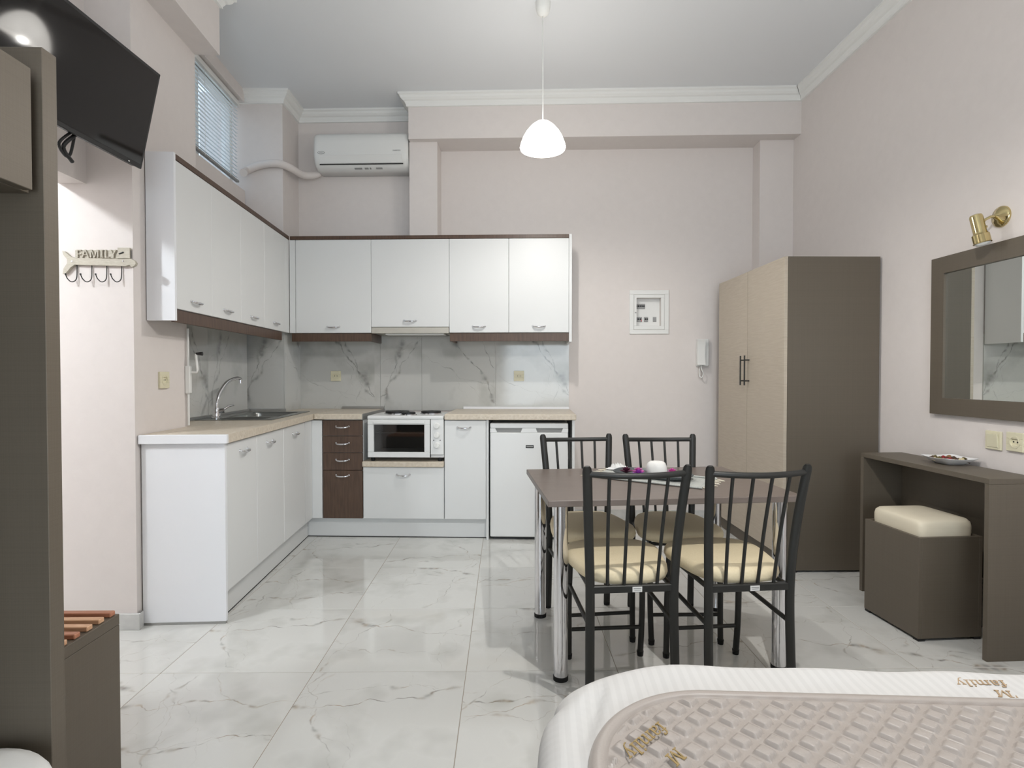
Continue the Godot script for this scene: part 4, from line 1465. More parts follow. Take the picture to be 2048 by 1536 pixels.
# ---------------------------------------------------------------- dining table and chairs
func build_dining() -> void:
	var tx := tf(0.6335, 0, -2.4745, 4.3)
	var t := thing("dining_table", "taupe dining table on four thick chrome legs", "table", tx)
	box_into(t, "table_top", Vector3(-0.5, 0.681, -0.35), Vector3(0.5, 0.705, 0.35), M.table, 0.002)
	for sx: float in [-1.0, 1.0]:
		for sz: float in [-1.0, 1.0]:
			var st := S()
			var xf := Transform3D(Basis(), Vector3(0.44 * sx, 0, 0.285 * sz))
			lathe(st, xf, [Vector2(0.0275, 0.018), Vector2(0.0275, 0.672), Vector2(0.034, 0.674), Vector2(0.034, 0.681)], 28)
			var l := part(t, "leg", st, M.chrome)
			st = S()
			lathe(st, xf, [Vector2(0, 0), Vector2(0.029, 0), Vector2(0.0295, 0.016), Vector2(0.0265, 0.0185), Vector2(0, 0.0185)], 24)
			part(l, "foot", st, M.rubber)
	# chairs
	var c := make_chair("dark metal chair with cream seat, back to the bed, beside the table's fridge-side legs")
	c.transform = tf(0.43, 0, -2.13, 184)
	copy_of(c, tf(0.838, 0, -2.135, 185), "dark metal chair with cream seat, back to the bed, on the table's wardrobe side", "dining chairs")
	copy_of(c, tf(0.392, 0, -2.64, 6), "dark metal chair with cream seat behind the table, in front of the fridge", "dining chairs")
	copy_of(c, tf(0.79, 0, -2.63, 0), "dark metal chair with cream seat behind the table, towards the wardrobe", "dining chairs")


func make_chair(label: String) -> Node3D:
	var t := thing("dining_chair", label, "chair", Transform3D(), "dining chairs")
	var st: SurfaceTool
	# rear posts
	for s: float in [-1.0, 1.0]:
		st = S()
		var pts := smooth_path([Vector3(0.152 * s, 0.012, -0.205), Vector3(0.150 * s, 0.22, -0.192), Vector3(0.149 * s, 0.44, -0.188), Vector3(0.158 * s, 0.64, -0.205), Vector3(0.172 * s, 0.85, -0.243)], 6)
		var rr: Array = []
		for i in pts.size():
			rr.append(0.0165)
		pts.append(Vector3(0.1728 * s, 0.862, -0.2455))
		rr.append(0.0145)
		pts.append(Vector3(0.1731 * s, 0.869, -0.247))
		rr.append(0.009)
		tube(st, pts, rr, 12, Vector3.RIGHT, 0.72)
		var p := part(t, "back_post", st, M.iron)
		st = S()
		lathe(st, Transform3D(Basis(), Vector3(0.152 * s, 0, -0.205)), [Vector2(0, 0), Vector2(0.015, 0), Vector2(0.0165, 0.012), Vector2(0, 0.013)], 12)
		part(p, "foot_cap", st, M.rubber)
	for s: float in [-1.0, 1.0]:
		st = S()
		var pts2 := smooth_path([Vector3(0.15 * s, 0.432, 0.17), Vector3(0.154 * s, 0.25, 0.182), Vector3(0.153 * s, 0.12, 0.187), Vector3(0.151 * s, 0.012, 0.197)], 5)
		tube(st, pts2, 0.0125, 10)
		var p2 := part(t, "leg", st, M.iron)
		st = S()
		lathe(st, Transform3D(Basis(), Vector3(0.151 * s, 0, 0.197)), [Vector2(0, 0), Vector2(0.0125, 0), Vector2(0.0145, 0.02), Vector2(0, 0.021)], 12)
		part(p2, "foot_cap", st, M.rubber)
	# seat frame
	st = S()
	box(st, Vector3(-0.146, 0.420, -0.196), Vector3(0.146, 0.446, -0.178), 0.003)
	box(st, Vector3(-0.15, 0.424, 0.162), Vector3(0.15, 0.438, 0.178), 0.003)
	for s: float in [-1.0, 1.0]:
		tube(st, PackedVector3Array([Vector3(0.144 * s, 0.432, -0.18), Vector3(0.149 * s, 0.432, 0.168)]), 0.009, 8)
	tube(st, PackedVector3Array([Vector3(0, 0.43, -0.18), Vector3(0, 0.43, 0.168)]), 0.008, 8)
	part(t, "seat_frame", st, M.iron)
	# stretchers
	for s: float in [-1.0, 1.0]:
		st = S()
		tube(st, PackedVector3Array([Vector3(0.150 * s, 0.305, -0.19), Vector3(0.152 * s, 0.315, 0.176)]), 0.0085, 8)
		part(t, "side_stretcher", st, M.iron)
	st = S()
	tube(st, PackedVector3Array([Vector3(-0.153, 0.125, 0.187), Vector3(0.153, 0.125, 0.187)]), 0.0085, 8)
	part(t, "front_stretcher", st, M.iron)
	# top rail bowing backwards
	var rail := PackedVector3Array()
	for i in 17:
		var u := i / 8.0 - 1.0
		rail.append(Vector3(0.168 * u, 0.838 + 0.004 * u * u, -0.241 - 0.030 * (1.0 - u * u)))
	st = S()
	tube(st, rail, 0.0105, 10)
	part(t, "top_rail", st, M.iron)
	for i in 4:
		var u := -0.6 + 0.4 * i
		st = S()
		var top := Vector3(0.168 * u, 0.836, -0.241 - 0.030 * (1.0 - u * u))
		var bot := Vector3(0.146 * u, 0.44, -0.187)
		tube(st, smooth_path([bot, bot.lerp(top, 0.5) + Vector3(0, 0, 0.006), top], 5), 0.0062, 8)
		part(t, "spindle", st, M.iron)
	# cushion
	st = S()
	var n := 56
	var prof := [[0.90, 0.0], [0.97, 0.006], [1.0, 0.02], [0.99, 0.034], [0.955, 0.045], [0.88, 0.052], [0.72, 0.0565], [0.45, 0.0595], [0.2, 0.0605]]
	var rows: Array = []
	for p3: Array in prof:
		var ring := PackedVector3Array()
		for k in n:
			var a := TAU * k / n
			var cx := signf(cos(a)) * pow(absf(cos(a)), 0.55)
			var cz := signf(sin(a)) * pow(absf(sin(a)), 0.55)
			var z := cz * 0.198 + 0.012
			var hw := lerpf(0.150, 0.196, clampf((z + 0.19) / 0.30, 0.0, 1.0))
			if z > 0.1:
				z += (1.0 - cx * cx) * 0.022
			ring.append(Vector3(cx * hw * float(p3[0]), 0.441 + float(p3[1]), z * float(p3[0])))
		rows.append(ring)
	grid(st, rows, true)
	var up := Vector3.UP
	var tp: PackedVector3Array = rows[8]
	var bt: PackedVector3Array = rows[0]
	for k in n:
		tri(st, Vector3(0, 0.5018, 0.002), tp[k], tp[(k + 1) % n], up, up, up)
		tri(st, Vector3(0, 0.441, 0), bt[k], bt[(k + 1) % n], -up, -up, -up)
	part(t, "seat", st, M.cushion, "cream upholstered seat cushion")
	# maker's sticker on the rear rail
	st = S()
	box(st, Vector3(-0.032, 0.423, -0.1975), Vector3(0.002, 0.441, -0.1962), 0.0)
	var sk := part(t, "sticker", st, M.plastic, "small white sticker with illegible print")
	st = S()
	box(st, Vector3(-0.029, 0.434, -0.1980), Vector3(-0.002, 0.4365, -0.1976), 0.0)
	box(st, Vector3(-0.028, 0.4285, -0.1980), Vector3(-0.004, 0.4305, -0.1976), 0.0)
	part(sk, "print_lines", st, M.grey_plastic)
	return t


# ---------------------------------------------------------------- wardrobe, dressing table, mirror
func build_right_side() -> void:
	var t := thing("wardrobe", "tall wardrobe with beige doors and a dark taupe side", "wardrobe", tf(1.644, 0, -3.305))
	var L := 1.02
	var D := RIGHT_X - 1.644 - 0.012
	var Hh := 1.866
	box_into(t, "side_panel", Vector3(0.0205, 0.012, -0.02), Vector3(D, Hh, 0), M.taupe, 0.001)
	box_into(t, "side_panel", Vector3(0.0205, 0.012, -L), Vector3(D, Hh, -L + 0.02), M.taupe, 0.001)
	box_into(t, "top_panel", Vector3(0.0205, Hh - 0.02, -L + 0.021), Vector3(D, Hh, -0.021), M.taupe, 0.001)
	box_into(t, "bottom_panel", Vector3(0.0205, 0.09, -L + 0.021), Vector3(D, 0.11, -0.021), M.taupe, 0.001)
	box_into(t, "back_panel", Vector3(D - 0.006, 0.111, -L + 0.021), Vector3(D, Hh - 0.021, -0.021), M.taupe, 0.0)
	box_into(t, "plinth", Vector3(0.024, 0.0, -L + 0.021), Vector3(0.042, 0.089, -0.021), M.taupe, 0.001)
	for i in 2:
		var z1 := -0.001 - i * L / 2.0
		var z0 := z1 - L / 2.0 + 0.006
		var d := box_into(t, "door", Vector3(0.0, 0.092, z0), Vector3(0.0195, Hh, z1), M.beige, 0.001)
		var hz := z0 + 0.03 if i == 0 else z1 - 0.03
		var st := S()
		tube(st, PackedVector3Array([Vector3(-0.032, 1.10, hz), Vector3(-0.032, 1.30, hz)]), 0.005, 10)
		for y: float in [1.13, 1.27]:
			tube(st, PackedVector3Array([Vector3(-0.032, y, hz), Vector3(0.0, y, hz)]), 0.0045, 8)
		part(d, "handle", st, M.iron, "slim dark bar handle")
	for z: float in [-0.03, -L + 0.03]:
		for x: float in [0.07, D - 0.05]:
			box_into(t, "foot", Vector3(x - 0.02, 0.0, z - 0.008), Vector3(x + 0.02, 0.0115, z + 0.028), M.rubber, 0.001)
	# dressing table
	var k := thing("dressing_table", "narrow taupe dressing table against the wall below the mirror", "dressing table", tf(1.968, 0, -2.262, 2.6))
	var dl := 0.775
	var dd := 0.232
	box_into(k, "table_top", Vector3(0, 0.728, -dl), Vector3(dd, 0.75, 0), M.taupe, 0.001)
	box_into(k, "side_panel", Vector3(0, 0.0, -0.022), Vector3(dd, 0.7275, 0), M.taupe, 0.001)
	box_into(k, "side_panel", Vector3(0, 0.0, -dl), Vector3(dd, 0.7275, -dl + 0.022), M.taupe, 0.001)
	box_into(k, "back_panel", Vector3(dd - 0.016, 0.25, -dl + 0.0225), Vector3(dd, 0.7275, -0.0225), M.taupe, 0.001)
	# stool
	var s := thing("box_stool", "taupe box stool with a cream cushion under the dressing table", "stool", tf(1.803, 0, -2.606, 4.0))
	var hx := 0.30
	var hz2 := 0.168
	var st2 := S()
	box(st2, Vector3(0, 0.012, -hz2), Vector3(0.016, 0.458, hz2), 0.001)
	box(st2, Vector3(hx - 0.016, 0.012, -hz2), Vector3(hx, 0.458, hz2), 0.001)
	box(st2, Vector3(0.0162, 0.012, hz2 - 0.016), Vector3(hx - 0.0162, 0.458, hz2), 0.001)
	box(st2, Vector3(0.0162, 0.012, -hz2), Vector3(hx - 0.0162, 0.458, -hz2 + 0.016), 0.001)
	part(s, "box", st2, M.taupe)
	box_into(s, "inner_base", Vector3(0.0165, 0.40, -hz2 + 0.0165), Vector3(hx - 0.0165, 0.42, hz2 - 0.0165), M.taupe, 0.0)
	for x: float in [0.002, hx - 0.034]:
		for z: float in [-hz2 + 0.001, hz2 - 0.033]:
			box_into(s, "foot", Vector3(x, 0, z), Vector3(x + 0.032, 0.0115, z + 0.032), M.rubber, 0.001)
	st2 = S()
	var rows: Array = []
	for p: Array in [[0.96, 0.42], [0.985, 0.44], [1.0, 0.47], [1.0, 0.497], [0.975, 0.515], [0.90, 0.527], [0.6, 0.534], [0.25, 0.536]]:
		var ring := PackedVector3Array()
		for q in 48:
			var a := TAU * q / 48.0
			var cx := signf(cos(a)) * pow(absf(cos(a)), 0.22)
			var cz := signf(sin(a)) * pow(absf(sin(a)), 0.22)
			ring.append(Vector3(hx / 2.0 + cx * (hx / 2.0 - 0.017) * float(p[0]), float(p[1]), cz * (hz2 - 0.017) * float(p[0])))
		rows.append(ring)
	grid(st2, rows, true)
	var tp: PackedVector3Array = rows[7]
	for q in 48:
		tri(st2, Vector3(hx / 2.0, 0.5365, 0), tp[q], tp[(q + 1) % 48], Vector3.UP, Vector3.UP, Vector3.UP)
	part(s, "cushion", st2, M.cream, "cream padded cushion")
	# mirror: local x along the wall towards the camera, z out of the wall
	var m := thing("wall_mirror", "wall mirror in a wide taupe frame above the dressing table", "mirror", Transform3D(Basis(Vector3(0, 0, 1), Vector3.UP, Vector3(-1, 0, 0)), Vector3(RIGHT_X - 0.002, 0.973, -2.89)))
	var mw := 0.72
	var mh := 0.79
	var fw := 0.083
	for i in 4:
		var o := PackedVector2Array([Vector2(0, 0), Vector2(mw, 0), Vector2(mw, mh), Vector2(0, mh)])
		var q := PackedVector2Array([Vector2(fw, fw), Vector2(mw - fw, fw), Vector2(mw - fw, mh - fw), Vector2(fw, mh - fw)])
		var j := (i + 1) % 4
		st2 = S()
		extrude(st2, Transform3D(), PackedVector2Array([o[i], o[j], q[j], q[i]]), 0.022)
		part(m, "frame_board", st2, M.taupe)
	box_into(m, "glass", Vector3(fw - 0.001, fw - 0.001, 0.004), Vector3(mw - fw + 0.001, mh - fw + 0.001, 0.010), M.mirror, 0.0)
	# brass spotlight
	var b := thing("wall_spotlight", "brass wall spotlight above the mirror", "spotlight", Transform3D(Basis(Vector3(0, 0, 1), Vector3.UP, Vector3(-1, 0, 0)), Vector3(RIGHT_X, 1.878, -2.507)))
	st2 = S()
	var rot := Basis(Vector3.RIGHT, PI / 2)
	lathe(st2, Transform3D(rot, Vector3.ZERO), [Vector2(0.047, 0), Vector2(0.047, 0.006), Vector2(0.043, 0.012), Vector2(0.036, 0.015), Vector2(0.03, 0.021), Vector2(0.016, 0.026), Vector2(0.008, 0.034), Vector2(0, 0.034)], 32)
	part(b, "back_plate", st2, M.brass)
	var hd := Basis(Vector3.BACK, deg_to_rad(6)) * Basis(Vector3.RIGHT, deg_to_rad(10))
	var hx2 := Transform3D(hd, Vector3(-0.004, -0.118, 0.082))
	st2 = S()
	tube(st2, PackedVector3Array([Vector3(0, 0, 0.03), Vector3(0.0, 0.0, 0.05), hx2 * Vector3(0, 0.098, -0.018)]), 0.006, 12)
	ball(st2, hx2 * Vector3(0, 0.098, -0.026), Vector3(0.009, 0.009, 0.009), 12, 8)
	part(b, "arm", st2, M.brass)
	st2 = S()
	lathe(st2, hx2, [Vector2(0.034, 0.0), Vector2(0.0355, 0.002), Vector2(0.033, 0.004), Vector2(0.033, 0.04), Vector2(0.028, 0.044), Vector2(0.0255, 0.05), Vector2(0.0255, 0.122), Vector2(0.022, 0.131), Vector2(0.012, 0.135), Vector2(0, 0.136)], 32)
	part(b, "lamp_head", st2, M.brass)
	st2 = S()
	lathe(st2, hx2, [Vector2(0, -0.012), Vector2(0.015, -0.0105), Vector2(0.025, -0.006), Vector2(0.0305, 0.001), Vector2(0.0305, 0.02), Vector2(0, 0.02)], 24)
	part(b, "reflector_bulb", st2, M.plastic, "unlit white reflector bulb")
	st2 = S()
	tube(st2, PackedVector3Array([hx2 * Vector3(0, 0.072, -0.022), hx2 * Vector3(0.0, 0.072, -0.036)]), 0.006, 10)
	part(b, "tilt_screw", st2, M.brass)


# ---------------------------------------------------------------- foreground left
func build_left_side() -> void:
	var t := thing("open_wardrobe", "tall taupe open wardrobe unit with a cupboard at the top", "wardrobe", tf(-0.97, 0, -1.211))
	var back := -0.575
	box_into(t, "end_panel", Vector3(back, 0.0, -0.039), Vector3(0, 1.862, 0.0), M.taupe, 0.0012)
	box_into(t, "end_panel", Vector3(back, 0.0, 0.78), Vector3(0, 1.862, 0.819), M.taupe, 0.0012)
	box_into(t, "back_panel", Vector3(back, 0.02, 0.001), Vector3(back + 0.01, 1.80, 0.779), M.taupe, 0.0)
	var st := S()
	box(st, Vector3(back + 0.011, 1.556, 0.001), Vector3(-0.03, 1.574, 0.779), 0.001)
	box(st, Vector3(back + 0.011, 1.782, 0.001), Vector3(-0.03, 1.80, 0.779), 0.001)
	box(st, Vector3(back + 0.011, 1.5745, 0.001), Vector3(-0.03, 1.7815, 0.017), 0.001)
	part(t, "cupboard_shell", st, M.taupe)
	box_into(t, "cupboard_door", Vector3(-0.026, 1.556, 0.021), Vector3(-0.006, 1.806, 0.777), M.taupe, 0.0012)
	st = S()
	tube(st, PackedVector3Array([Vector3(-0.28, 1.49, 0.001), Vector3(-0.28, 1.49, 0.779)]), 0.0125, 12)
	part(t, "hanging_rail", st, M.chrome)
	# luggage bench
	var b := thing("luggage_bench", "low taupe luggage bench with pine slats on top", "bench", tf(-1.138, 0, -1.674))
	var bl := 0.418
	box_into(b, "front_panel", Vector3(-0.018, 0.0, 0.0), Vector3(0, 0.436, bl), M.taupe, 0.001)
	box_into(b, "back_panel", Vector3(-0.418, 0.0, 0.0), Vector3(-0.40, 0.436, bl), M.taupe, 0.001)
	box_into(b, "side_panel", Vector3(-0.399, 0.0, 0.0), Vector3(-0.019, 0.436, 0.018), M.taupe, 0.001)
	box_into(b, "side_panel", Vector3(-0.399, 0.0, bl - 0.018), Vector3(-0.019, 0.436, bl), M.taupe, 0.001)
	box_into(b, "top_rim", Vector3(-0.418, 0.4372, 0.0), Vector3(0, 0.468, bl), M.taupe, 0.001)
	for i in 9:
		box_into(b, "slat", Vector3(-0.405, 0.4685, 0.008 + i * 0.0455), Vector3(-0.006 - 0.0 * i, 0.482, 0.030 + i * 0.0455), M.pine_red if i % 3 == 0 else M.pine, 0.002)
	# white bin
	var w := thing("round_bin", "white round lidded bin standing in the open wardrobe", "bin", tf(-1.03, 0, -1.0))
	st = S()
	lathe(st, Transform3D(), [Vector2(0, 0), Vector2(0.155, 0), Vector2(0.165, 0.01), Vector2(0.172, 0.365), Vector2(0, 0.365)], 40)
	part(w, "body", st, M.plastic)
	st = S()
	lathe(st, Transform3D(), [Vector2(0.176, 0.365), Vector2(0.180, 0.371), Vector2(0.180, 0.389), Vector2(0.172, 0.401), Vector2(0.15, 0.409), Vector2(0.07, 0.414), Vector2(0, 0.415)], 40)
	part(w, "lid", st, M.plastic)


# ---------------------------------------------------------------- bed
func bed_edge(s: float, inset: float, x0: float, x1: float, z0: float, z1: float, r: float) -> Array:
	# walk round a rounded rectangle: s in 0..1, returns [point (x, z), outward (x, z)]
	var w := x1 - x0
	var d := z1 - z0
	var seg := [d - 2 * r, PI * r / 2, w - 2 * r, PI * r / 2, d - 2 * r, PI * r / 2, w - 2 * r, PI * r / 2]
	var total := 0.0
	for q: float in seg:
		total += q
	var l := s * total
	var p := Vector2.ZERO
	var o := Vector2.ZERO
	for i in 8:
		var q: float = seg[i]
		if l <= q or i == 7:
			match i:
				0:
					p = Vector2(x0, z1 - r - l)
					o = Vector2(-1, 0)
				1:
					var a: float = l / r
					o = Vector2(-cos(a), -sin(a))
					p = Vector2(x0 + r, z0 + r) + o * r
				2:
					p = Vector2(x0 + r + l, z0)
					o = Vector2(0, -1)
				3:
					var a3: float = l / r
					o = Vector2(sin(a3), -cos(a3))
					p = Vector2(x1 - r, z0 + r) + o * r
				4:
					p = Vector2(x1, z0 + r + l)
					o = Vector2(1, 0)
				5:
					var a5: float = l / r
					o = Vector2(cos(a5), sin(a5))
					p = Vector2(x1 - r, z1 - r) + o * r
				6:
					p = Vector2(x1 - r - l, z1)
					o = Vector2(0, 1)
				7:
					var a7: float = minf(l, q) / r
					o = Vector2(-sin(a7), cos(a7))
					p = Vector2(x0 + r, z1 - r) + o * r
			break
		l -= q
	return [p - o * inset, o]


func build_bed() -> void:
	# local frame: origin at the foot corner on the left, x across, z towards the head
	var bx := tf(0.072, 0, -1.262, -3.6)
	var X1 := 1.58
	var Z1 := 2.05
	var b := thing("bed", "double bed with a white striped sheet hanging over its foot", "bed", bx)
	var st := S()
	var plan: Array = []
	for i in 80:
		plan.append((bed_edge(i / 80.0, 0.06, 0.0, X1, 0.0, Z1, 0.31))[0])
	prism(st, plan, 0.0, 0.26)
	part(b, "bed_base", st, M.taupe)
	plan = []
	for i in 80:
		plan.append((bed_edge(i / 80.0, 0.03, 0.0, X1, 0.0, Z1, 0.31))[0])
	st = S()
	prism(st, plan, 0.2605, 0.48)
	for i in 80:
		plan[i] = (bed_edge(i / 80.0, 0.07, 0.0, X1, 0.0, Z1, 0.31))[0]
	prism(st, plan, 0.4801, 0.535)
	part(b, "mattress", st, mat(rgb(228, 226, 222), 0.9))
	# sheet
	var N := 620
	var rows: Array = []
	var uvs: Array = []
	var levels: Array = []
	for i in 22:
		levels.append([0.30 - i * 0.011, 0.549, 0.0])
	for i in 9:
		var a := PI / 2 * i / 8.0
		levels.append([0.055 * (1.0 - sin(a)), 0.549 - 0.055 * (1.0 - cos(a)), 0.12 * i / 8.0])
	for i in 12:
		var f := (i + 1) / 12.0
		levels.append([-0.012 * f, 0.494 - 0.40 * f, 0.12 + 0.88 * f])
	for lv: Array in levels:
		var ring := PackedVector3Array()
		var uv := PackedVector2Array()
		for j in N:
			var s := float(j) / N
			var e := bed_edge(s, float(lv[0]), 0.0, X1, 0.0, Z1, 0.31)
			var p: Vector2 = e[0]
			var o: Vector2 = e[1]
			var fold := (0.55 * sin(s * 190.0 + 1.3 * sin(s * 37.0)) + 0.45 * sin(s * 83.0 + 0.7)) * 0.030
			var dcorner := p.distance_to(Vector2(0.06, 0.10))
			fold += -0.085 * exp(-pow((p.y - 0.185) / 0.020, 2.0)) * (1.0 if p.x < 0.25 else 0.0)
			fold += 0.05 * exp(-pow((p.y - 0.135) / 0.03, 2.0)) * (1.0 if p.x < 0.25 else 0.0)
			var k: float = float(lv[2])
			p += o * (fold * (0.12 * smoothstep(0.0, 0.1, k) + 0.88 * smoothstep(0.05, 0.8, k)))
			var ga := Vector2(0.135, 0.112)
			var gb := Vector2(0.070, 0.345)
			var gt := clampf((p - ga).dot(gb - ga) / (gb - ga).length_squared(), 0.0, 1.0)
			var gd := p.distance_to(ga.lerp(gb, gt))
			var side := (p - ga).cross(gb - ga)
			var pinch := -0.0115 * exp(-pow(gd / 0.012, 2.0)) * sqrt(sin(PI * clampf(gt, 0.02, 0.98)))
			if side > 0.0:
				pinch += 0.004 * exp(-pow((gd - 0.03) / 0.016, 2.0)) * sin(PI * gt)
			var bump := pinch + 0.0025 * sin(p.x * 23.0 + p.y * 11.0) * sin(p.y * 31.0) * smoothstep(0.25, 0.1, float(lv[0]))
			ring.append(Vector3(p.x, float(lv[1]) + bump, p.y))
			uv.append(Vector2(s * 40.0, float(lv[1])))
		rows.append(ring)
		uvs.append(uv)
	st = S()
	grid(st, rows, true)
	var inner: PackedVector3Array = rows[0]
	for j in N:
		tri(st, Vector3(X1 / 2, 0.549, Z1 / 2), inner[j], inner[(j + 1) % N], Vector3.UP, Vector3.UP, Vector3.UP)
	# satin stripes woven into the sheet: sheen painted as lighter and darker colour
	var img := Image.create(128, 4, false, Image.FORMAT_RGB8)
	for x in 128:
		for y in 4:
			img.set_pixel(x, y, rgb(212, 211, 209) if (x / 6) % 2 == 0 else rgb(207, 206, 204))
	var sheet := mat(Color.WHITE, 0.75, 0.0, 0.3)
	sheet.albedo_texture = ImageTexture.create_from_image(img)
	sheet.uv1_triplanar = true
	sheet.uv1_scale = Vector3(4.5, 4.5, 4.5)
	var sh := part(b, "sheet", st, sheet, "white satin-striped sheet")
	var gold := mat(rgb(176, 150, 118), 0.6)
	# embroidered lettering, read from the foot of the bed
	lay_text(sh, "family", 0.032, gold, Vector3(0.90, 0.5505, 0.084), 181.0, Vector3(1, 1, 1))
	lay_text(sh, "'M", 0.034, gold, Vector3(0.918, 0.5505, 0.122), 176.0, Vector3(1, 1, 1))
	# quilted throw
	var q := thing("quilted_throw", "taupe diamond-quilted throw lying on the bed", "throw", bx)
	build_quilt(q, X1)


func lay_text(parent: Node, s: String, size: float, m: Material, at: Vector3, yaw: float, sc: Vector3) -> void:
	var bs := Basis(Vector3.UP, deg_to_rad(yaw)) * Basis(Vector3.RIGHT, -PI / 2)
	var shear := Basis(Vector3(1, 0, 0), Vector3(0.32, 1, 0), Vector3(0, 0, 1)) * Basis.from_scale(sc)
	text(parent, "lettering", s, size, 0.0012, m, Transform3D(bs * shear, at), true)


func quilt_height(x: float, z: float) -> float:
	var p := 0.057
	var u := (x + z) / p
	var v := (x - z) / p
	var du := absf(u - floorf(u) - 0.5)
	var dv := absf(v - floorf(v) - 0.5)
	var d := maxf(du, dv)
	return 0.0066 * smoothstep(0.355, 0.285, d) + 0.0012 * smoothstep(0.3, 0.0, d)


func build_quilt(q: Node3D, X1: float) -> void:
	var x0 := 0.085
	var z0 := 0.158
	var r := 0.24
	var base := 0.5535
	# boundary from the left edge, round the corner, along the foot
	var bd := PackedVector2Array()
	var zz := 0.95
	while zz > z0 + r:
		bd.append(Vector2(x0, zz))
		zz -= 0.0075
	for i in 64:
		var a := PI / 2 * i / 63.0
		bd.append(Vector2(x0 + r, z0 + r) + Vector2(-cos(a), -sin(a)) * r)
	var xx := x0 + r + 0.007
	while xx < X1 - 0.1:
		bd.append(Vector2(xx, z0))
		xx += 0.007
	var rows: Array = []
	var rings: Array = [[-0.002, 0.0], [0.002, 0.007], [0.008, 0.0125], [0.018, 0.0135], [0.0235, 0.011], [0.026, 0.006], [0.029, 0.0085]]
	for rg: Array in rings:
		var ring := PackedVector3Array()
		for p in bd:
			var d := Vector2(1, 0) if p.y >= z0 + r else (Vector2(0, 1) if p.x >= x0 + r else Vector2(x0 + r, z0 + r) - p)
			var pt := p + d.normalized() * float(rg[0])
			ring.append(Vector3(pt.x, base + float(rg[1]), pt.y))
		rows.append(ring)
	var st := S()
	grid(st, rows, false, true)
	# quilted field: a fine grid held inside the rounded border
	var ins := 0.0285
	var xs := PackedFloat32Array()
	var zs := PackedFloat32Array()
	var gx := x0 + ins
	while gx < X1 - 0.1:
		xs.append(gx)
		gx += 0.0033 if gx < 1.2 else 0.012
	var gz := z0 + ins
	while gz < 0.95:
		zs.append(gz)
		gz += 0.0033 if gz < 0.5 else 0.012
	var cc := Vector2(x0 + r, z0 + r)
	var field: Array = []
	for z2 in zs:
		var row := PackedVector3Array()
		for x2 in xs:
			var pt := Vector2(x2, z2)
			if pt.x < cc.x and pt.y < cc.y and pt.distance_to(cc) > r - ins:
				pt = cc + (pt - cc).normalized() * (r - ins)
			var de := minf(pt.x - x0, pt.y - z0)
			if pt.x < cc.x and pt.y < cc.y:
				de = r - pt.distance_to(cc)
			row.append(Vector3(pt.x, base + 0.0085 + quilt_height(pt.x, pt.y) * smoothstep(ins, ins + 0.012, de), pt.y))
		field.append(row)
	grid(st, field)
	var cloth := triplanar(grain(61, 128, rgb(166, 157, 150), rgb(174, 165, 158), 30, 30), Vector3(8, 8, 8), 0.42, 0.5)
	cloth.rim_enabled = true
	cloth.rim = 0.3
	var mi := part(q, "quilted_cloth", st, cloth)
	box_into(q, "far_half", Vector3(x0, base - 0.002, 0.955), Vector3(X1 - 0.1, base + 0.008, 1.75), cloth, 0.003)
	var gold := mat(rgb(156, 132, 84), 0.6)
	lay_text(mi, "family", 0.036, gold, Vector3(0.183, base + 0.0172, 0.329), 227.0, Vector3(1, 1, 1))
	lay_text(mi, "M", 0.036, gold, Vector3(0.222, base + 0.0172, 0.368), 227.0, Vector3(1, 1, 1))


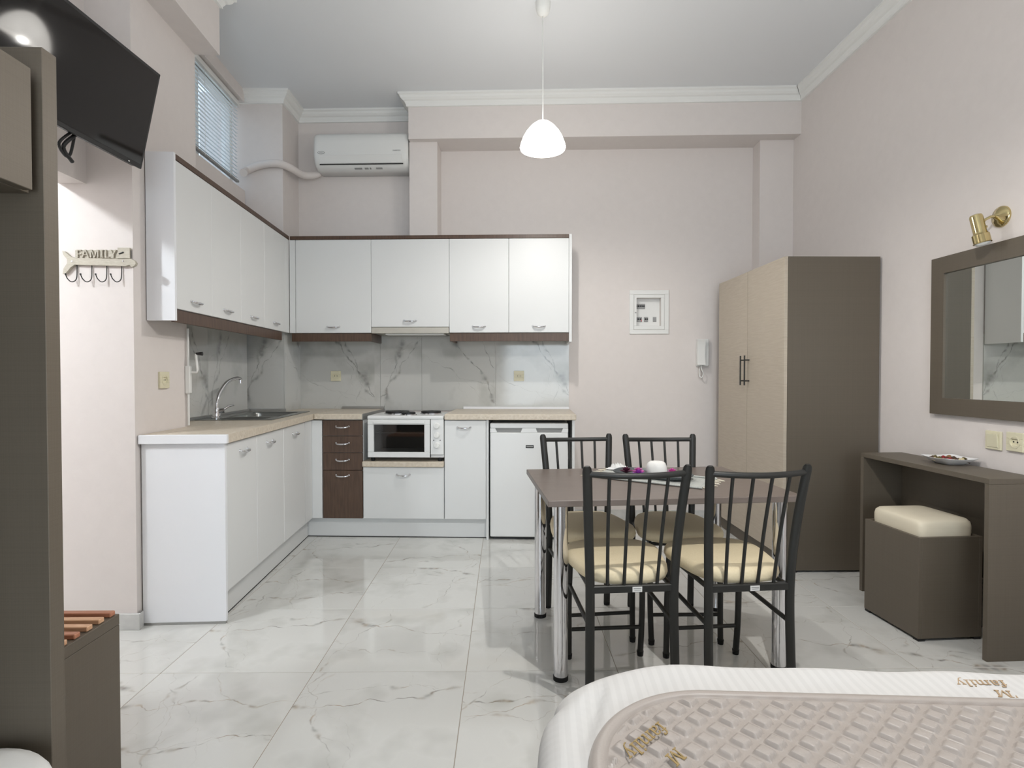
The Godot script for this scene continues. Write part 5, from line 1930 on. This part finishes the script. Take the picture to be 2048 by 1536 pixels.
# ---------------------------------------------------------------- small things
func build_small_things() -> void:
	# runner on the dining table
	var rx := Transform3D(Basis(Vector3.UP, deg_to_rad(-34)), Vector3(0.665, 0.7055, -2.535))
	var r := thing("table_runner", "silver-grey woven runner with cream fringes on the dining table", "table runner", rx)
	var cloth := triplanar(weave(128, rgb(150, 154, 150), rgb(205, 206, 200)), Vector3(8, 8, 8), 0.6)
	var rows: Array = []
	for i in 30:
		var row := PackedVector3Array()
		var z := -0.125 + 0.25 * i / 29.0
		for j in 50:
			var x := -0.255 + 0.51 * j / 49.0
			var edge := smoothstep(0.0, 0.02, 0.125 - absf(z))
			row.append(Vector3(x + 0.004 * sin(z * 40.0), 0.0012 + (0.003 + 0.0018 * sin(x * 31.0 + z * 9.0) + 0.0012 * sin(z * 55.0)) * edge, z))
		rows.append(row)
	var st := S()
	grid(st, rows)
	for s: float in [-1.0, 1.0]:
		tube(st, PackedVector3Array([Vector3(-0.255, 0.005, 0.125 * s), Vector3(0.0, 0.006, 0.127 * s), Vector3(0.255, 0.005, 0.125 * s)]), 0.0045, 8)
	part(r, "cloth", st, cloth)
	var cream := mat(rgb(226, 218, 198), 0.8)
	for s: float in [-1.0, 1.0]:
		for i in 9:
			var z := -0.11 + 0.0275 * i
			st = S()
			var w := sin(i * 2.7 + s) * 0.012
			tube(st, PackedVector3Array([Vector3(0.254 * s, 0.004, z), Vector3(0.272 * s, 0.0035, z + w * 0.4), Vector3((0.290 + 0.006 * sin(i * 1.7)) * s, 0.003, z + w)]), [0.0028, 0.0022, 0.0016], 6)
			part(r, "tassel", st, cream)
	# dark tray
	var grey := mat(rgb(74, 80, 82), 0.35)
	var ty := 0.7125
	var td := Transform3D(Basis(Vector3.UP, deg_to_rad(-34)), Vector3(0.672, ty, -2.555))
	var t := thing("tray", "shallow dark grey tray on the table runner", "tray", td)
	st = S()
	rows = []
	for p: Array in [[0.80, 0.0], [0.86, 0.002], [0.96, 0.010], [1.0, 0.016], [0.985, 0.0175], [0.94, 0.012], [0.84, 0.005], [0.4, 0.004], [0.02, 0.004]]:
		var ring := PackedVector3Array()
		for k in 44:
			var a := TAU * k / 44.0
			var cx := signf(cos(a)) * pow(absf(cos(a)), 0.6)
			var cz := signf(sin(a)) * pow(absf(sin(a)), 0.6)
			ring.append(Vector3(0.180 * cx * float(p[0]), float(p[1]), 0.092 * cz * float(p[0])))
		rows.append(ring)
	grid(st, rows, true)
	var bt: PackedVector3Array = rows[0]
	for k in 44:
		tri(st, Vector3(0, 0, 0), bt[k], bt[(k + 1) % 44], Vector3.DOWN, Vector3.DOWN, Vector3.DOWN)
	part(t, "dish", st, grey)
	var on := func(x: float, y: float, z: float) -> Vector3: return td * Vector3(x, y, z)
	# candle
	var cpos: Vector3 = on.call(0.02, 0.0045, 0.0)
	var c := thing("candle", "stout white candle on the dark tray", "candle", tf(cpos.x, cpos.y, cpos.z))
	st = S()
	var wob := noise(9, 1.2, 2)
	rows = []
	for p: Array in [[0.036, 0.0], [0.044, 0.006], [0.0475, 0.022], [0.045, 0.042], [0.039, 0.056], [0.030, 0.063], [0.022, 0.061], [0.01, 0.055]]:
		var ring := PackedVector3Array()
		for k in 30:
			var a := TAU * k / 30.0
			var q := 1.0 + 0.06 * wob.get_noise_2d(cos(a) * 2.0 + float(p[1]) * 30.0, sin(a) * 2.0)
			ring.append(Vector3(cos(a) * float(p[0]) * q, float(p[1]), sin(a) * float(p[0]) * q))
		rows.append(ring)
	grid(st, rows, true)
	var tp: PackedVector3Array = rows[7]
	for k in 30:
		tri(st, Vector3(0, 0.054, 0), tp[k], tp[(k + 1) % 30], Vector3.UP, Vector3.UP, Vector3.UP)
	var wax := mat(rgb(232, 231, 227), 0.55)
	part(c, "wax", st, wax)
	# flowers
	flower(on.call(-0.062, 0.006, 0.012), 0.032, rgb(206, 96, 172), "pink artificial flower left of the white candle")
	flower(on.call(-0.048, 0.005, 0.048), 0.028, rgb(150, 62, 168), "violet artificial flower in front of the pink one on the tray")
	flower(on.call(0.075, 0.006, -0.050), 0.032, rgb(206, 92, 168), "pink artificial flower right of the white candle")
	flower(on.call(-0.112, 0.006, 0.032), 0.034, rgb(88, 28, 58), "dark wine-red artificial flower at the end of the tray")
	# glittery folded napkin behind
	var np := thing("napkin", "crumpled white napkin behind the wine-red flower", "napkin", Transform3D(Basis(Vector3.UP, deg_to_rad(-34)), on.call(-0.20, -0.0015, -0.088)))
	st = S()
	rows = []
	var cr := noise(77, 16.0, 2)
	for i in 14:
		var row := PackedVector3Array()
		for j in 18:
			var u := j / 17.0 * 2.0 - 1.0
			var v := i / 13.0 * 2.0 - 1.0
			var dome := maxf(0.0, 1.0 - u * u) * maxf(0.0, 1.0 - v * v)
			row.append(Vector3(u * 0.055, 0.0015 + dome * (0.022 + 0.022 * cr.get_noise_2d(u, v)) + 0.004 * absf(cr.get_noise_2d(u + 5.0, v)), v * 0.034))
		rows.append(row)
	grid(st, rows)
	part(np, "cloth", st, mat(rgb(226, 226, 224), 0.5))
	# dish of potpourri on the dressing table
	var dx := tf(2.115, 0.7505, -2.655, 2.6)
	var d := thing("square_dish", "white square dish of potpourri on the dressing table", "dish", dx)
	st = S()
	rows = []
	for p: Array in [[0.036, 0.0, 0.0], [0.044, 0.001, 0.0], [0.062, 0.014, 0.0], [0.083, 0.027, 0.006], [0.086, 0.030, 0.007], [0.082, 0.029, 0.006], [0.058, 0.015, 0.0], [0.040, 0.005, 0.0], [0.004, 0.004, 0.0]]:
		var ring := PackedVector3Array()
		for k in 64:
			var a := TAU * k / 64.0
			var cx := signf(cos(a)) * pow(absf(cos(a)), 0.25)
			var cz := signf(sin(a)) * pow(absf(sin(a)), 0.25)
			var corner := absf(cx * cz)
			ring.append(Vector3(float(p[0]) * cx, float(p[1]) + float(p[2]) * pow(corner, 2.0), float(p[0]) * cz))
		rows.append(ring)
	grid(st, rows, true)
	bt = rows[0]
	for k in 64:
		tri(st, Vector3.ZERO, bt[k], bt[(k + 1) % 64], Vector3.DOWN, Vector3.DOWN, Vector3.DOWN)
	part(d, "bowl", st, mat(rgb(234, 234, 234), 0.18))
	var cols := [["dark brown", rgb(72, 50, 36)], ["olive brown", rgb(96, 86, 50)], ["pale cream", rgb(206, 190, 150)], ["dark red", rgb(140, 34, 40)], ["tan", rgb(150, 112, 78)]]
	var spots := [[-0.050, -0.045, 0], [-0.030, -0.050, 1], [-0.008, -0.052, 2], [0.014, -0.050, 0], [0.036, -0.044, 4], [-0.052, -0.022, 2], [-0.028, -0.024, 0], [-0.006, -0.026, 3], [0.016, -0.024, 4], [0.040, -0.020, 0], [-0.050, 0.002, 1], [-0.027, 0.0, 4], [-0.004, 0.0, 0], [0.020, 0.002, 0], [0.044, 0.006, 1], [-0.046, 0.026, 0], [-0.022, 0.026, 3], [0.002, 0.028, 4], [0.026, 0.028, 0], [0.048, 0.030, 1], [-0.034, 0.048, 4], [-0.008, 0.050, 0], [0.018, 0.050, 2], [0.042, 0.050, 0]]
	var chip_meshes: Array = []
	for k in 5:
		st = S()
		rows = []
		for i in 7:
			var row := PackedVector3Array()
			for j in 7:
				var u := i / 6.0 * 2.0 - 1.0
				var v := j / 6.0 * 2.0 - 1.0
				var sc := sqrt(maxf(0.0, 1.0 - v * v * 0.8))
				row.append(Vector3(u * 0.013 * sc, 0.012 * (1.0 - u * u) * sc + 0.002 * sin(v * 5.0 + k), v * 0.013))
			rows.append(row)
		grid(st, rows)
		st.set_material(mat(cols[k][1], 0.8))
		chip_meshes.append(st.commit())
	for i in spots.size():
		var sp: Array = spots[i]
		var k: int = sp[2]
		var lp := dx * Vector3(float(sp[0]), 0.018 + 0.004 * sin(i * 2.1), float(sp[1]))
		var mi := meshpart(self, "potpourri_petal", chip_meshes[k], Transform3D(Basis(Vector3.UP, i * 1.3) * Basis(Vector3.RIGHT, 0.3 * sin(i * 1.9)) * Basis(Vector3.BACK, 0.35 * cos(i * 2.3)), lp))
		tag(mi, "%s dried potpourri petal in the white square dish" % cols[k][0], "potpourri", "%s potpourri petals" % cols[k][0])


func flower(at: Vector3, r: float, col: Color, label: String) -> void:
	var f := thing("flower", label, "flower", tf(at.x, at.y, at.z))
	var m := mat(col, 0.7)
	for ringi in 3:
		var cnt: int = [6, 5, 4][ringi]
		var st := S()
		var rows: Array = []
		var plen: float = r * float([1.0, 0.75, 0.5][ringi])
		var lift: float = [0.35, 0.75, 1.15][ringi]
		for i in 6:
			var row := PackedVector3Array()
			var t := i / 5.0
			for j in 5:
				var u := j / 4.0 * 2.0 - 1.0
				var w: float = plen * 0.42 * sin(PI * clampf(t * 0.85 + 0.12, 0, 1))
				row.append(Vector3(u * w, plen * t * sin(lift) + 0.25 * w * u * u + 0.002, plen * t * cos(lift) + 0.002))
			rows.append(row)
		grid(st, rows)
		st.set_material(m)
		var mesh := st.commit()
		for k in cnt:
			meshpart(f, "petal", mesh, Transform3D(Basis(Vector3.UP, TAU * k / cnt + ringi * 0.5), Vector3(0, 0.006 * ringi, 0)))
	var sc := S()
	ball(sc, Vector3(0, 0.014, 0), Vector3(0.005, 0.006, 0.005), 8, 6)
	part(f, "flower_centre", sc, mat(col.darkened(0.3), 0.8))
